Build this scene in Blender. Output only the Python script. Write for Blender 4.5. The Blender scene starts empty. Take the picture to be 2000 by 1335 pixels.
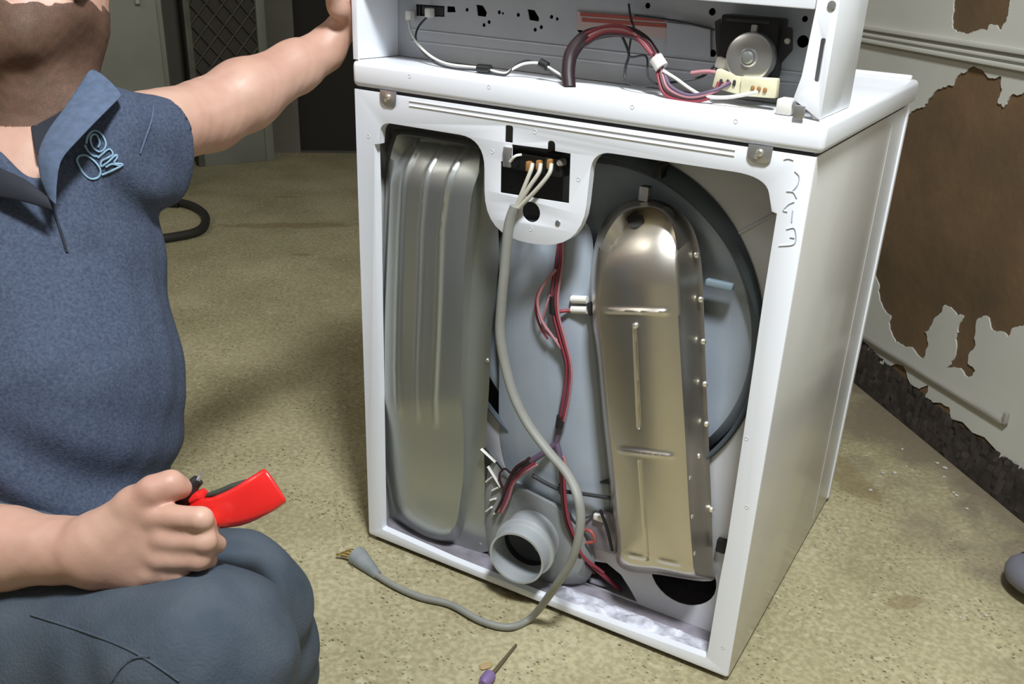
import bpy, bmesh, math, random
import numpy as np
from mathutils import Vector, Matrix
random.seed(4); rng = np.random.default_rng(4)
S = bpy.context.scene
COL = S.collection

# ------------------------------------------------------------------ camera
yaw, pit, roll = -.4725, -.4225, .0652
CAM = np.array([1.0047, -1.1731, 1.045]); FOC = 1.7989; SX, SY = .103, .0604
F_ = np.array([math.sin(yaw)*math.cos(pit), math.cos(yaw)*math.cos(pit), math.sin(pit)])
R0 = np.array([math.cos(yaw), -math.sin(yaw), 0]); U0 = np.cross(R0, F_)
R_ = math.cos(roll)*R0+math.sin(roll)*U0; U_ = -math.sin(roll)*R0+math.cos(roll)*U0
cd = bpy.data.cameras.new('camera'); cam = bpy.data.objects.new('camera', cd); COL.objects.link(cam)
M = Matrix(((R_[0], U_[0], -F_[0], CAM[0]), (R_[1], U_[1], -F_[1], CAM[1]), (R_[2], U_[2], -F_[2], CAM[2]), (0, 0, 0, 1)))
cam.matrix_world = M
cd.sensor_width = 36; cd.sensor_fit = 'HORIZONTAL'; cd.lens = FOC*1000/2000*36
cd.shift_x = -SX/2; cd.shift_y = SY/2; cd.clip_start = .02
S.camera = cam
# ------------------------------------------------------------------ light
wd = bpy.data.worlds.new('world'); S.world = wd; wd.use_nodes = True
wd.node_tree.nodes['Background'].inputs[0].default_value = (1.0, .93, .80, 1)
wd.node_tree.nodes['Background'].inputs[1].default_value = .15
def area(name, loc, target, size, power, color, sy=None):
    l = bpy.data.lights.new(name, 'AREA'); l.energy = power; l.color = color; l.size = size
    if sy: l.shape = 'RECTANGLE'; l.size_y = sy
    o = bpy.data.objects.new(name, l); COL.objects.link(o); o.location = loc
    o.rotation_euler = (Vector(target)-Vector(loc)).to_track_quat('-Z', 'Y').to_euler(); return o
area('ceiling_lamp', (1.08, -.85, 2.55), (.45, -.1, .4), .30, 80, (.90, .95, 1.0))
area('ceiling_tube_lamp', (-1.6, -1.9, 2.9), (0, -.3, .3), 1.6, 20, (1.0, .95, .86), .6)
S.view_settings.view_transform = 'Standard'; S.view_settings.look = 'None'
S.view_settings.exposure = 0; S.view_settings.gamma = 1; S.view_settings.use_curve_mapping = False

# ------------------------------------------------------------------ geometry helpers
def ray(x, y):
    return F_+(x-1000-SX*1000)/(FOC*1000)*R_-(y-667.5-SY*1000)/(FOC*1000)*U_
def P(x, y, Y=0.):                       # the point of the plane y = Y seen at a photo pixel
    d = ray(x, y); return CAM+d*(Y-CAM[1])/d[1]
def G(x, y, Z=-.012):
    d = ray(x, y); return CAM+d*(Z-CAM[2])/d[2]
def Q(x, y, t):
    return CAM+t*ray(x, y)
W, H, D = .737, .838, .651; FL = -.012
def cr(pts, n=8, closed=False):          # Catmull-Rom
    p = [np.array(q, float) for q in pts]; N = len(p)
    if closed: idx = [(p[(i-1) % N], p[i], p[(i+1) % N], p[(i+2) % N]) for i in range(N)]
    else:
        e = [2*p[0]-p[1]]+p+[2*p[-1]-p[-2]]; idx = [tuple(e[i:i+4]) for i in range(N-1)]
    out = []
    for a, b, c, d in idx:
        for k in range(n):
            t = k/n; out.append(.5*((2*b)+(c-a)*t+(2*a-5*b+4*c-d)*t*t+(3*b-a-3*c+d)*t**3))
    if not closed: out.append(p[-1])
    return out
def fillet(pts):                         # (x, y, r) corners
    out = []; n = len(pts)
    for i, q in enumerate(pts):
        r = q[2] if len(q) > 2 else 0
        p = np.array(q[:2], float)
        if r <= 0: out.append(p); continue
        a = np.array(pts[i-1][:2], float)-p; b = np.array(pts[(i+1) % n][:2], float)-p
        la, lb = np.linalg.norm(a), np.linalg.norm(b); ra = min(r, la*.48); rb = min(r, lb*.48)
        A = p+a/la*ra; B = p+b/lb*rb
        for k in range(9):
            t = k/8; w = .25*t*(1-t)*0
            out.append((1-t)**2*A+2*t*(1-t)*p+t*t*B)
    return out
def jag(pts, amp, depth=3):              # torn outline
    p = [np.array(q[:2], float) for q in pts]
    for _ in range(depth):
        o = []
        for i in range(len(p)):
            a, b = p[i], p[(i+1) % len(p)]; d = b-a; L = np.linalg.norm(d)
            o.append(a)
            if L > .006: o.append((a+b)/2+np.array([-d[1], d[0]])*random.uniform(-amp, amp))
        p = o
    return p
# ---- materials
def mat(name, col, rough=.5, metal=0., vary=0., vscale=20., bump=0., bscale=60., coat=0., col2=None, sss=0., aniso=0):
    m = bpy.data.materials.new(name); m.use_nodes = True; nt = m.node_tree; b = nt.nodes['Principled BSDF']
    b.inputs['Base Color'].default_value = (*col, 1); b.inputs['Roughness'].default_value = rough
    b.inputs['Metallic'].default_value = metal
    if coat: b.inputs['Coat Weight'].default_value = coat; b.inputs['Coat Roughness'].default_value = .12
    if sss:
        b.inputs['Subsurface Weight'].default_value = sss; b.inputs['Subsurface Radius'].default_value = (.01, .004, .002)
    tc = nt.nodes.new('ShaderNodeTexCoord')
    if vary or col2:
        n = nt.nodes.new('ShaderNodeTexNoise'); n.inputs['Scale'].default_value = vscale; n.inputs['Detail'].default_value = 5
        nt.links.new(tc.outputs['Object'], n.inputs['Vector'])
        r = nt.nodes.new('ShaderNodeValToRGB'); nt.links.new(n.outputs['Fac'], r.inputs['Fac'])
        r.color_ramp.elements[0].position = .3; r.color_ramp.elements[1].position = .7
        c2 = col2 if col2 else tuple(min(1, c*(1+vary)) for c in col)
        c1 = col if col2 else tuple(c*(1-vary) for c in col)
        r.color_ramp.elements[0].color = (*c1, 1); r.color_ramp.elements[1].color = (*c2, 1)
        nt.links.new(r.outputs['Color'], b.inputs['Base Color'])
    if bump:
        n = nt.nodes.new('ShaderNodeTexNoise'); n.inputs['Scale'].default_value = bscale; n.inputs['Detail'].default_value = 4
        nt.links.new(tc.outputs['Object'], n.inputs['Vector'])
        bp = nt.nodes.new('ShaderNodeBump'); bp.inputs['Strength'].default_value = bump; bp.inputs['Distance'].default_value = .004
        nt.links.new(n.outputs['Fac'], bp.inputs['Height']); nt.links.new(bp.outputs['Normal'], b.inputs['Normal'])
    return m
MT = dict(
 enamel=mat('white_enamel', (.84, .86, .90), .32, 0, .02, 6, .02, 30, .2),
 side=mat('white_enamel_shaded', (.58, .565, .53), .25, 0, .05, 5, .03, 12, .3),  # same white enamel, darkened to hold the shade of the side
 pan=mat('pan_paint', (.24, .22, .25), .6, 0, .3, 25),
 bulk=mat('painted_steel_blue', (.37, .42, .48), .4, 0, .08, 8, .05, 9),
 grey=mat('painted_steel_grey', (.60, .60, .62), .45, 0, .06, 8),
 cons=mat('console_paint', (.47, .48, .49), .4, 0, .08, 9),
 galv=mat('galvanised_steel', (.45, .47, .45), .40, .85, .05, 6, .03, 14),
 alum=mat('aluminised_steel', (.68, .64, .57), .36, 1., .05, 5, .07, 22),
 zinc=mat('zinc', (.6, .6, .6), .35, .9),
 screw=mat('bright_zinc', (.9, .88, .8), .25, .9),
 black=mat('black_plastic', (.012, .012, .012), .45),
 seal=mat('felt_seal', (.06, .075, .085), .85),
 dark=mat('dark_steel', (.05, .05, .055), .5, .3),
 cord=mat('grey_cord', (.27, .27, .24), .55, 0, .08, 30),
 cordw=mat('grey_wire', (.52, .50, .42), .5),
 brass=mat('brass', (.55, .40, .12), .35, .8),
 copper=mat('orange_terminal', (.45, .22, .07), .4, .3),
 red=mat('red_wire', (.26, .035, .05), .5), pink=mat('pink_wire', (.42, .19, .21), .5),
 maroon=mat('maroon_wire', (.05, .012, .016), .5), purple=mat('purple_wire', (.13, .09, .14), .5),
 white=mat('white_plastic', (.78, .76, .70), .45), cream=mat('cream_connector', (.70, .66, .45), .5, 0, .1, 60),
 foil=mat('label_red', (.40, .09, .07), .5), paper=mat('label_pink', (.55, .42, .38), .6),
 ink=mat('marker_ink', (.52, .57, .66), .6),
 lint=mat('lint', (.60, .60, .68), .95, 0, .5, 45, .6, 90),
 paint=mat('old_cream_paint', (.52, .51, .45), .55, 0, .09, 3, .1, 8),
 board=mat('brown_fibreboard', (.085, .056, .026), .85, 0, 0, 4, .5, 30, 0, (.165, .098, .046)),
 board2=mat('damp_fibreboard', (.018, .013, .009), .9, 0, 0, 18, .9, 60, 0, (.045, .033, .024)),
 skin=mat('skin', (.47, .26, .19), .5, 0, 0, 14, .12, 70, 0, (.56, .35, .26), .12),
 shirt=mat('heather_blue_jersey', (.030, .043, .080), .85, 0, 0, 260, .25, 400, 0, (.066, .086, .132)),
 jeans=mat('dark_denim', (.032, .047, .066), .85, 0, 0, 16, .3, 300, 0, (.062, .078, .098)),
 collar=mat('collar_rib', (.075, .105, .165), .85, 0, .15, 120),
 cin=mat('dark_navy_and_collar_shade', (.012, .014, .022), .8),  # near-black navy cloth, also the painted shade inside the collar
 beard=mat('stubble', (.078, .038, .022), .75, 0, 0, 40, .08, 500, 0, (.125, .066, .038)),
 hair=mat('dark_hair', (.03, .018, .012), .6, 0, .4, 300, .6, 300),
 logo=mat('light_blue_print', (.24, .38, .50), .7),
 redp=mat('red_plastic', (.72, .018, .015), .28, 0, .1, 12, 0, 1, .3), drk=mat('dark_green_rubber', (.03, .035, .025), .6),
 lattice=mat('lattice_metal', (.12, .115, .085), .6, 0, .2, 10), latback=mat('lattice_backing', (.06, .05, .038), .8),
 bgp=mat('old_grey_enamel', (.20, .20, .16), .6, 0, .15, 3), bgd=mat('dark_fill', (.02, .017, .012), .9),
 wallb=mat('dim_plaster', (.13, .12, .09), .9, 0, .15, 4), rub=mat('black_rubber', (.02, .018, .014), .7),
 hose=mat('grey_hose', (.16, .16, .19), .6), eye=mat('eye_white', (.7, .68, .64), .2), lip=mat('lips', (.50, .22, .18), .45), shoe=mat('shoe_leather', (.03, .025, .02), .6),
)
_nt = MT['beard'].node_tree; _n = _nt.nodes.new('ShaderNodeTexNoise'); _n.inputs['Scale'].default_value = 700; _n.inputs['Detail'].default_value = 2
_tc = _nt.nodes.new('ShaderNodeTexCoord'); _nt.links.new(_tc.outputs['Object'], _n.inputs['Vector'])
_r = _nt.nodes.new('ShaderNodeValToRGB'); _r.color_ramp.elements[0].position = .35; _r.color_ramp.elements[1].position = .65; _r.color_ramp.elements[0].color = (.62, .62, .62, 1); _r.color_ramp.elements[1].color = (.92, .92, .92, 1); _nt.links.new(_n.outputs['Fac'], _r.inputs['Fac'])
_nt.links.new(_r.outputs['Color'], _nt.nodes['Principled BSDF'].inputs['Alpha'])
# ---- object linking
ROOT = {}
def mesh_of(V, Fc, smooth=False):
    me = bpy.data.meshes.new('m'); me.from_pydata([tuple(map(float, v)) for v in V], [], Fc); me.update()
    if smooth: me.polygons.foreach_set('use_smooth', [True]*len(me.polygons))
    return me
def obj(name, me, m, parent=None, label=None, cat=None, group=None, kind=None, sharp=None):
    me.name = name; me.materials.clear(); me.materials.append(MT[m] if isinstance(m, str) else m)
    o = bpy.data.objects.new(name, me); COL.objects.link(o)
    n = len(me.vertices); co = np.zeros(n*3); me.vertices.foreach_get('co', co); co = co.reshape(-1, 3)
    if parent is None:
        org = np.array([(co[:, 0].min()+co[:, 0].max())/2, (co[:, 1].min()+co[:, 1].max())/2, co[:, 2].min()])
        o.location = org; ROOT[o.name] = org
    else:
        o.parent = parent; org = ROOT[parent.name]; ROOT[o.name] = org
    me.vertices.foreach_set('co', (co-org).ravel()); me.update()
    if sharp is not None:
        me.polygons.foreach_set('use_smooth', [True]*len(me.polygons)); me.set_sharp_from_angle(angle=math.radians(sharp))
    for k, v in (('label', label), ('category', cat), ('group', group), ('kind', kind)):
        if v: o[k] = v
    return o
def thing(name, loc, label, cat, group=None):
    o = bpy.data.objects.new(name, None); COL.objects.link(o); o.location = loc; o.empty_display_size = .1
    ROOT[o.name] = np.array(loc, float); o['label'] = label; o['category'] = cat
    if group: o['group'] = group
    return o
def bmesh_obj(bm, name, m, parent=None, sharp=35, **k):
    me = bpy.data.meshes.new(name); bm.normal_update(); bm.to_mesh(me); bm.free(); return obj(name, me, m, parent, sharp=sharp, **k)
def box_bm(lo, hi, bev=.0, seg=2, bm=None):
    new = bm is None
    b = bmesh.new(); r = bmesh.ops.create_cube(b, size=1)
    lo = np.array(lo, float); hi = np.array(hi, float)
    for v in b.verts: v.co = Vector(tuple((lo+hi)/2+np.array(v.co)*(hi-lo)))
    if bev: bmesh.ops.bevel(b, geom=b.edges[:], offset=bev, segments=seg, affect='EDGES', profile=.5)
    if new: return b
    me = bpy.data.meshes.new('t'); b.to_mesh(me); b.free(); bm.from_mesh(me); return bm
def box(name, lo, hi, m, parent=None, bev=.0015, seg=2, **k):
    return bmesh_obj(box_bm(lo, hi, bev, seg), name, m, parent, **k)
def tube_data(pts, r, ns=10, n=6, closed=False, flat=1.):
    c = cr(pts, n, closed) if len(pts) > 2 else [np.array(q, float) for q in pts]
    V = []; Fc = []; N = len(c); prev = None
    rr = r if hasattr(r, '__len__') else [r, r]
    for i, p in enumerate(c):
        a = c[(i-1) % N] if (closed or i > 0) else p; b = c[(i+1) % N] if (closed or i < N-1) else p
        t = b-a; t = t/(np.linalg.norm(t)+1e-12)
        if prev is None:
            up = np.array([0, 0, 1.]) if abs(t[2]) < .9 else np.array([1., 0, 0])
        else: up = prev
        s = np.cross(t, up); s /= np.linalg.norm(s)+1e-12; u = np.cross(s, t); prev = u
        rad = np.interp(i/(N-1), np.linspace(0, 1, len(rr)), rr)
        for k in range(ns):
            an = 2*math.pi*k/ns; V.append(p+rad*(math.cos(an)*s+math.sin(an)*u*flat))
    for i in range(N if closed else N-1):
        for k in range(ns):
            j = (i+1) % N
            Fc.append((i*ns+k, i*ns+(k+1) % ns, j*ns+(k+1) % ns, j*ns+k))
    if not closed:
        Fc.append(tuple(range(ns))[::-1]); Fc.append(tuple((N-1)*ns+k for k in range(ns)))
    return V, Fc
def tube(name, pts, r, m, parent=None, ns=10, n=6, closed=False, flat=1., **k):
    V, Fc = tube_data(pts, r, ns, n, closed, flat); return obj(name, mesh_of(V, Fc), m, parent, sharp=50, **k)
def tubes(name, lst, r, m, parent=None, ns=8, n=6, **k):
    V = []; Fc = []
    for pts in lst:
        v, f = tube_data(pts, r, ns, n); o = len(V); V += v; Fc += [tuple(i+o for i in q) for q in f]
    return obj(name, mesh_of(V, Fc), m, parent, sharp=50, **k)
def PP(lst): return [P(x, y, Y) for x, y, Y in lst]
def lathe(name, prof, c, axis, m, parent=None, ns=40, sharp=35, arc=2*math.pi, a0=0, **k):   # prof: (radius, offset along axis)
    axis = np.array(axis, float); axis /= np.linalg.norm(axis)
    up = np.array([0, 0, 1.]) if abs(axis[2]) < .9 else np.array([1., 0, 0])
    s = np.cross(axis, up); s /= np.linalg.norm(s); u = np.cross(s, axis); c = np.array(c, float)
    V = []; Fc = []; full = arc > 6.28; na = ns if full else ns+1
    for r, o in prof:
        for i in range(na):
            an = a0+arc*i/ns; V.append(c+axis*o+r*(math.cos(an)*s+math.sin(an)*u))
    for j in range(len(prof)-1):
        for i in range(ns):
            i2 = (i+1) % na; Fc.append((j*na+i, j*na+i2, (j+1)*na+i2, (j+1)*na+i))
    me = mesh_of(V, Fc); bm = bmesh.new(); bm.from_mesh(me); bmesh.ops.remove_doubles(bm, verts=bm.verts, dist=1e-6)
    bmesh.ops.recalc_face_normals(bm, faces=bm.faces); bpy.data.meshes.remove(me)
    return bmesh_obj(bm, name, m, parent, sharp, **k)
XZ = (np.zeros(3), np.array([1., 0, 0]), np.array([0, 0, 1.]), np.array([0, -1., 0]))
def plate(name, outline, holes, fr, thick, m, parent=None, bev=0., **k):   # sheet cut from a 2D outline
    cu = bpy.data.curves.new('c', 'CURVE'); cu.dimensions = '2D'; cu.fill_mode = 'BOTH'
    for pl in [outline]+holes:
        sp = cu.splines.new('POLY'); sp.points.add(len(pl)-1); sp.use_cyclic_u = True
        for i, q in enumerate(pl): sp.points[i].co = (q[0], q[1], 0, 1)
    cu.extrude = thick/2-bev; cu.bevel_depth = bev; cu.bevel_resolution = 1
    if bev: cu.offset = -bev
    co = bpy.data.objects.new('c', cu); COL.objects.link(co)
    dg = bpy.context.evaluated_depsgraph_get(); me = bpy.data.meshes.new_from_object(co.evaluated_get(dg))
    bpy.data.objects.remove(co); bpy.data.curves.remove(cu)
    n = len(me.vertices); a = np.zeros(n*3); me.vertices.foreach_get('co', a); a = a.reshape(-1, 3)
    O, ux, uy, nn = fr
    w = O+a[:, :1]*ux+a[:, 1:2]*uy+(a[:, 2:3]-thick/2)*nn
    me.vertices.foreach_set('co', w.ravel()); me.update()
    bm = bmesh.new(); bm.from_mesh(me); bmesh.ops.remove_doubles(bm, verts=bm.verts, dist=1e-6)
    bmesh.ops.recalc_face_normals(bm, faces=bm.faces); bpy.data.meshes.remove(me)
    return bmesh_obj(bm, name, m, parent, 35, **k)
def fy(Y): return (np.array([0, Y, 0.]), XZ[1], XZ[2], XZ[3])
def px2(lst, Y): return [(P(q[0], q[1], Y)[0], P(q[0], q[1], Y)[2])+tuple(q[2:]) for q in lst]
def circ(cx, cz, r, n=20): return [(cx+r*math.cos(2*math.pi*i/n), cz+r*math.sin(2*math.pi*i/n)) for i in range(n)]
def copy_at(o, loc_off):
    c = o.copy(); COL.objects.link(c); c.location = tuple(loc_off); return c
def resamp(pts, n):
    p = np.array([q[:2] for q in pts], float); p = np.vstack([p, p[:1]])
    s = np.concatenate([[0], np.cumsum(np.linalg.norm(np.diff(p, axis=0), axis=1))]); t = np.linspace(0, s[-1], n, endpoint=False)
    return np.stack([np.interp(t, s, p[:, 0]), np.interp(t, s, p[:, 1])], 1)
def press(name, rings, spine, bulge, m, parent, n=160, inner=14, disp=None, label=None):
    """pressed sheet: rings = [(photo outline, plane y)], spine = the centre line the face closes on"""
    V = []; Fc = []; allr = []
    for pts, Y in rings:
        allr.append((resamp(cr([np.array(q[:2], float) for q in pts], 5, True), n), Y))
    e, Ye = allr[-1]; sp = np.array(spine, float)
    def near(q):
        best = None
        for a, b in zip(sp[:-1], sp[1:]):
            t = np.clip(np.dot(q-a, b-a)/np.dot(b-a, b-a), 0, 1); c = a+t*(b-a); d = np.linalg.norm(q-c)
            if best is None or d < best[0]: best = (d, c)
        return best[1]
    cen = np.array([near(q) for q in e])
    rows = [(r, np.full(n, Y)) for r, Y in allr]
    for k in range(1, inner+1):
        f = k/inner; q = e*(1-f)+cen*f; rows.append((q, np.full(n, Ye-bulge*(1-(1-f)**2))))
    for ri, (q, Y) in enumerate(rows):
        for i in range(n):
            y = Y[i]-(disp(q[i]) if disp and ri >= len(rings)-1 else 0)
            V.append(P(q[i][0], q[i][1], y) if not disp else P(q[i][0], q[i][1], Y[i])-np.array([0, Y[i]-y, 0]))
    for j in range(len(rows)-1):
        for i in range(n):
            i2 = (i+1) % n; Fc.append((j*n+i, j*n+i2, (j+1)*n+i2, (j+1)*n+i))
    me = mesh_of(V, Fc); bm = bmesh.new(); bm.from_mesh(me); bmesh.ops.remove_doubles(bm, verts=bm.verts, dist=2e-4)
    bmesh.ops.recalc_face_normals(bm, faces=bm.faces); bpy.data.meshes.remove(me)
    return bmesh_obj(bm, name, m, parent, 50, label=label)

# ================================================================== SETTING
WA = G(1700, 766); WB = G(1961, 979); wd_ = (WB-WA)/np.linalg.norm(WB-WA); wn = np.array([wd_[1], -wd_[0], 0]); wu = np.array([0, 0, 1.])
if np.dot(wn, CAM-WA) < 0: wn = -wn
def wp(x, y):                            # photo pixel -> (along, up) on the right wall
    d = ray(x, y); t = np.dot(WA-CAM, wn)/np.dot(d, wn); p = CAM+t*d-WA; return (float(p@wd_), float(p[2]))
# floor
def floor_mat():
    m = bpy.data.materials.new('worn_painted_concrete'); m.use_nodes = True; nt = m.node_tree; b = nt.nodes['Principled BSDF']; L = nt.links.new
    N = nt.nodes.new
    g = N('ShaderNodeNewGeometry')
    def noise(sc, det=4, dist=0):
        n = N('ShaderNodeTexNoise'); n.inputs['Scale'].default_value = sc; n.inputs['Detail'].default_value = det; n.inputs['Distortion'].default_value = dist
        L(g.outputs['Position'], n.inputs['Vector']); return n.outputs['Fac']
    def ramp(f, p0, c0, p1, c1):
        r = N('ShaderNodeValToRGB'); L(f, r.inputs['Fac']); e = r.color_ramp.elements
        e[0].position = p0; e[0].color = (*c0, 1); e[1].position = p1; e[1].color = (*c1, 1); return r.outputs['Color']
    def mix(f, a, c2, ty='MIX'):
        x = N('ShaderNodeMix'); x.data_type = 'RGBA'; x.blend_type = ty; L(f, x.inputs[0]) if not isinstance(f, float) else setattr(x.inputs[0], 'default_value', f)
        L(a, x.inputs[6])
        if isinstance(c2, tuple): x.inputs[7].default_value = (*c2, 1)
        else: L(c2, x.inputs[7])
        return x.outputs[2]
    base = ramp(noise(3.2, 6), .3, (.32, .28, .155), .7, (.48, .425, .26))
    sp = ramp(noise(95, 3), .40, (.78, .77, .74), .62, (1.06, 1.06, 1.06)); c = mix(.9, base, sp, 'MULTIPLY')
    pale = ramp(noise(60, 2), .60, (0, 0, 0), .74, (.75, .75, .75)); c = mix(pale, c, (.52, .47, .32))
    def dots(sc, r0, r1):
        v = N('ShaderNodeTexVoronoi'); v.inputs['Scale'].default_value = sc
        x = N('ShaderNodeMapping'); x.inputs['Scale'].default_value = (1, 1.6, 1); x.inputs['Rotation'].default_value = (0, 0, .6)
        L(g.outputs['Position'], x.inputs[0]); L(x.outputs[0], v.inputs['Vector'])
        a = ramp(v.outputs['Distance'], r0, (1, 1, 1), r1, (0, 0, 0))
        k = ramp(noise(9, 2), .45, (0, 0, 0), .54, (1, 1, 1)); y = N('ShaderNodeMix'); y.data_type = 'RGBA'; y.blend_type = 'MULTIPLY'; y.inputs[0].default_value = 1
        L(a, y.inputs[6]); L(k, y.inputs[7]); return y.outputs[2]
    c = mix(dots(75, .14, .26), c, (.16, .13, .07)); c = mix(dots(34, .07, .14), c, (.09, .07, .035))
    # dirt gathered along the right wall
    vm = N('ShaderNodeVectorMath'); vm.operation = 'DOT_PRODUCT'; L(g.outputs['Position'], vm.inputs[0]); vm.inputs[1].default_value = tuple(wn)
    sub = N('ShaderNodeMath'); sub.operation = 'SUBTRACT'; L(vm.outputs['Value'], sub.inputs[0]); sub.inputs[1].default_value = float(WA@wn)
    nn = N('ShaderNodeMath'); nn.operation = 'MULTIPLY_ADD'; L(noise(6, 5, .5), nn.inputs[0]); nn.inputs[1].default_value = .75; L(sub.outputs[0], nn.inputs[2])
    dr = ramp(nn.outputs[0], .42, (.85, .85, .85), .68, (0, 0, 0)); c = mix(dr, c, (.17, .135, .09))
    # spill stains
    for (sx, sy), rx, ry, an in ((G(1770, 1175)[:2], .075, .035, .9), (G(560, 440)[:2], .55, .07, .75), (G(1215, 1235)[:2], .06, .02, .4), (G(560, 384)[:2], .1, .03, .7), (G(590, 497)[:2], .07, .03, .7), (G(1660, 935)[:2], .2, .09, -.8), (G(1000, 1165)[:2], .05, .02, .4)):
        mp = N('ShaderNodeMapping'); mp.vector_type = 'TEXTURE'; mp.inputs['Location'].default_value = (sx, sy, FL); mp.inputs['Rotation'].default_value = (0, 0, an); mp.inputs['Scale'].default_value = (rx, ry, 1)
        L(g.outputs['Position'], mp.inputs[0]); ln = N('ShaderNodeVectorMath'); ln.operation = 'LENGTH'; L(mp.outputs[0], ln.inputs[0])
        ad = N('ShaderNodeMath'); ad.operation = 'MULTIPLY_ADD'; L(noise(22, 4), ad.inputs[0]); ad.inputs[1].default_value = .8; L(ln.outputs['Value'], ad.inputs[2])
        c = mix(ramp(ad.outputs[0], .85, (.5, .5, .5), 1.35, (0, 0, 0)), c, (.20, .14, .06))
    L(c, b.inputs['Base Color']); b.inputs['Roughness'].default_value = .6
    bp = N('ShaderNodeBump'); bp.inputs['Strength'].default_value = .25; bp.inputs['Distance'].default_value = .003; L(noise(70, 4), bp.inputs['Height']); L(bp.outputs[0], b.inputs['Normal'])
    return m
MT['floor'] = floor_mat()
def poly_slab(name, pts, z0, z1, m, **k):
    n = len(pts); V = [(x, y, z0) for x, y in pts]+[(x, y, z1) for x, y in pts]
    Fc = [tuple(range(n))[::-1], tuple(range(n, 2*n))]+[(i, (i+1) % n, n+(i+1) % n, n+i) for i in range(n)]
    me = mesh_of(V, Fc); bm = bmesh.new(); bm.from_mesh(me); bmesh.ops.recalc_face_normals(bm, faces=bm.faces); bpy.data.meshes.remove(me)
    return bmesh_obj(bm, name, m, None, 30, **k)
def wxy(s, n): q = WA+wd_*s+wn*n; return (q[0], q[1])
SB = float((np.array([-2.55, 2.72, 0])-WA)@wd_)     # back wall position along the right wall
poly_slab('floor', [wxy(SB-2.2, -.2), wxy(3.2, -.2), wxy(3.2, 4.6), wxy(SB-2.2, 4.6)], FL-.08, FL, 'floor', kind='structure')
# right wall: fibreboard with torn paint skin
fw = (WA+wu*0, wd_, wu, wn)
frW = (WA-wn*.004, wd_, wu, wn)
plate('wall_right', [(SB-.05, FL), (3., FL), (3., 2.4), (SB-.05, 2.4)], [], frW, .06, 'board', kind='structure')
h1 = [wp(*q) for q in [(1866, -30), (1862, 10), (1860, 27), (1860, 55), (1878, 63), (1905, 61), (1926, 61), (1932, 48), (1944, 49), (1953, 63), (1965, 42), (1971, 12), (1966, -30)]]
h2 = [wp(*q) for q in [(1895, 132), (1878, 141), (1860, 168), (1836, 174), (1815, 192), (1803, 210), (1773, 225), (1740, 260), (1710, 380), (1700, 470), (1708, 535), (1717, 580), (1739, 616), (1737, 643), (1755, 670), (1804, 701),
      (1813, 670), (1806, 647), (1831, 616), (1845, 595), (1858, 602), (1881, 616), (1872, 634), (1865, 661), (1858, 705), (1845, 721), (1890, 737), (1905, 723), (1890, 710), (1905, 674), (1912, 620), (1925, 616), (1934, 638), (1968, 658), (1984, 638), (2010, 629), (2060, 560), (2090, 400), (2050, 230), (2010, 172), (1980, 183), (1959, 210), (1948, 201), (1956, 150), (1944, 153), (1926, 146), (1917, 136)]]
low = [wp(*q) for q in [(2130, 1010), (2060, 975), (2000, 952), (1975, 952), (1939, 930), (1952, 885), (1943, 876), (1858, 818), (1854, 795), (1822, 786), (1806, 777), (1813, 750), (1804, 755), (1786, 755), (1764, 714), (1710, 712), (1669, 710), (1600, 690)]]
mid = float(wp(1850, 108)[1])
def jag_open(pts, amp): 
    r = jag(list(pts)+[pts[0]], amp); 
    return r
out_low = [(SB-.03, mid), (SB-.03, .08)]+[tuple(q) for q in jag(low[::-1], .16, 2)[:-3]]+[(3., wp(2060, 975)[1]*.2+.03), (3., mid)]
out_low = [q for q in out_low]
plate('trim_1', out_low, [jag(h2, .17)], fw, .0035, 'paint', kind='structure')
plate('trim_2', [(SB-.03, mid), (3., mid), (3., 2.4), (SB-.03, 2.4)], [jag(h1, .17)], fw, .0035, 'paint', kind='structure')
for i, (dz, pr, hh) in enumerate(((.028, .012, .012), (.012, .008, .008), (-.004, .014, .010))):
    V = []; c0 = WA+wu*(mid+dz)
    bm = box_bm((SB-.03, 0, 0), (3., pr, hh), .002)
    for v in bm.verts: q = c0+wd_*v.co.x+wn*v.co.y+wu*v.co.z; v.co = Vector(tuple(q))
    bmesh_obj(bm, 'trim_%d' % (3+i), 'paint', kind='structure')
# lower moulding with hooked end, its shadow line put into darker paint
l0 = wp(1640, 632); l1 = wp(1968, 832)
for nm, a, b_ in (('trim_6', l0, l1),):
    bm = box_bm((0, 0, 0), (math.dist(a, b_), .010, .009), .002)
    an = math.atan2(b_[1]-a[1], b_[0]-a[0])
    box_bm((math.dist(a, b_)-.012, 0, 0), (math.dist(a, b_), .010, .03), .002, bm=bm)
    for v in bm.verts:
        x = v.co.x*math.cos(an)-v.co.z*math.sin(an)+a[0]; z = v.co.x*math.sin(an)+v.co.z*math.cos(an)+a[1]
        v.co = Vector(tuple(WA+wd_*x+wn*v.co.y+wu*z))
    bmesh_obj(bm, nm, mat('moulding_shadow_paint', (.27, .25, .21), .6, 0, .15, 9), kind='structure')
# crumbling damp board at the foot of the wall
V = []; Fc = []; ns_, nh = 130, 8; s0, s1 = -.35, .75
for i in range(ns_+1):
    for j in range(nh+1):
        s = s0+(s1-s0)*i/ns_; f = j/nh; hh = FL+(.115-.02*math.sin(s*4))*f
        dpt = .001+.014*(1-f)+random.uniform(-.004, .006)*(0 if j in (0,) else 1)
        V.append(WA+wd_*s+wn*dpt+wu*(hh-WA[2]*0+0))
for i in range(ns_):
    for j in range(nh): a = i*(nh+1)+j; Fc.append((a, a+nh+1, a+nh+2, a+1))
obj('trim_7', mesh_of([v-np.array([0, 0, WA[2]])+np.array([0, 0, FL])*0+np.array([0, 0, WA[2]])*0 for v in V], Fc), 'board2', kind='structure', sharp=25)
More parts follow.
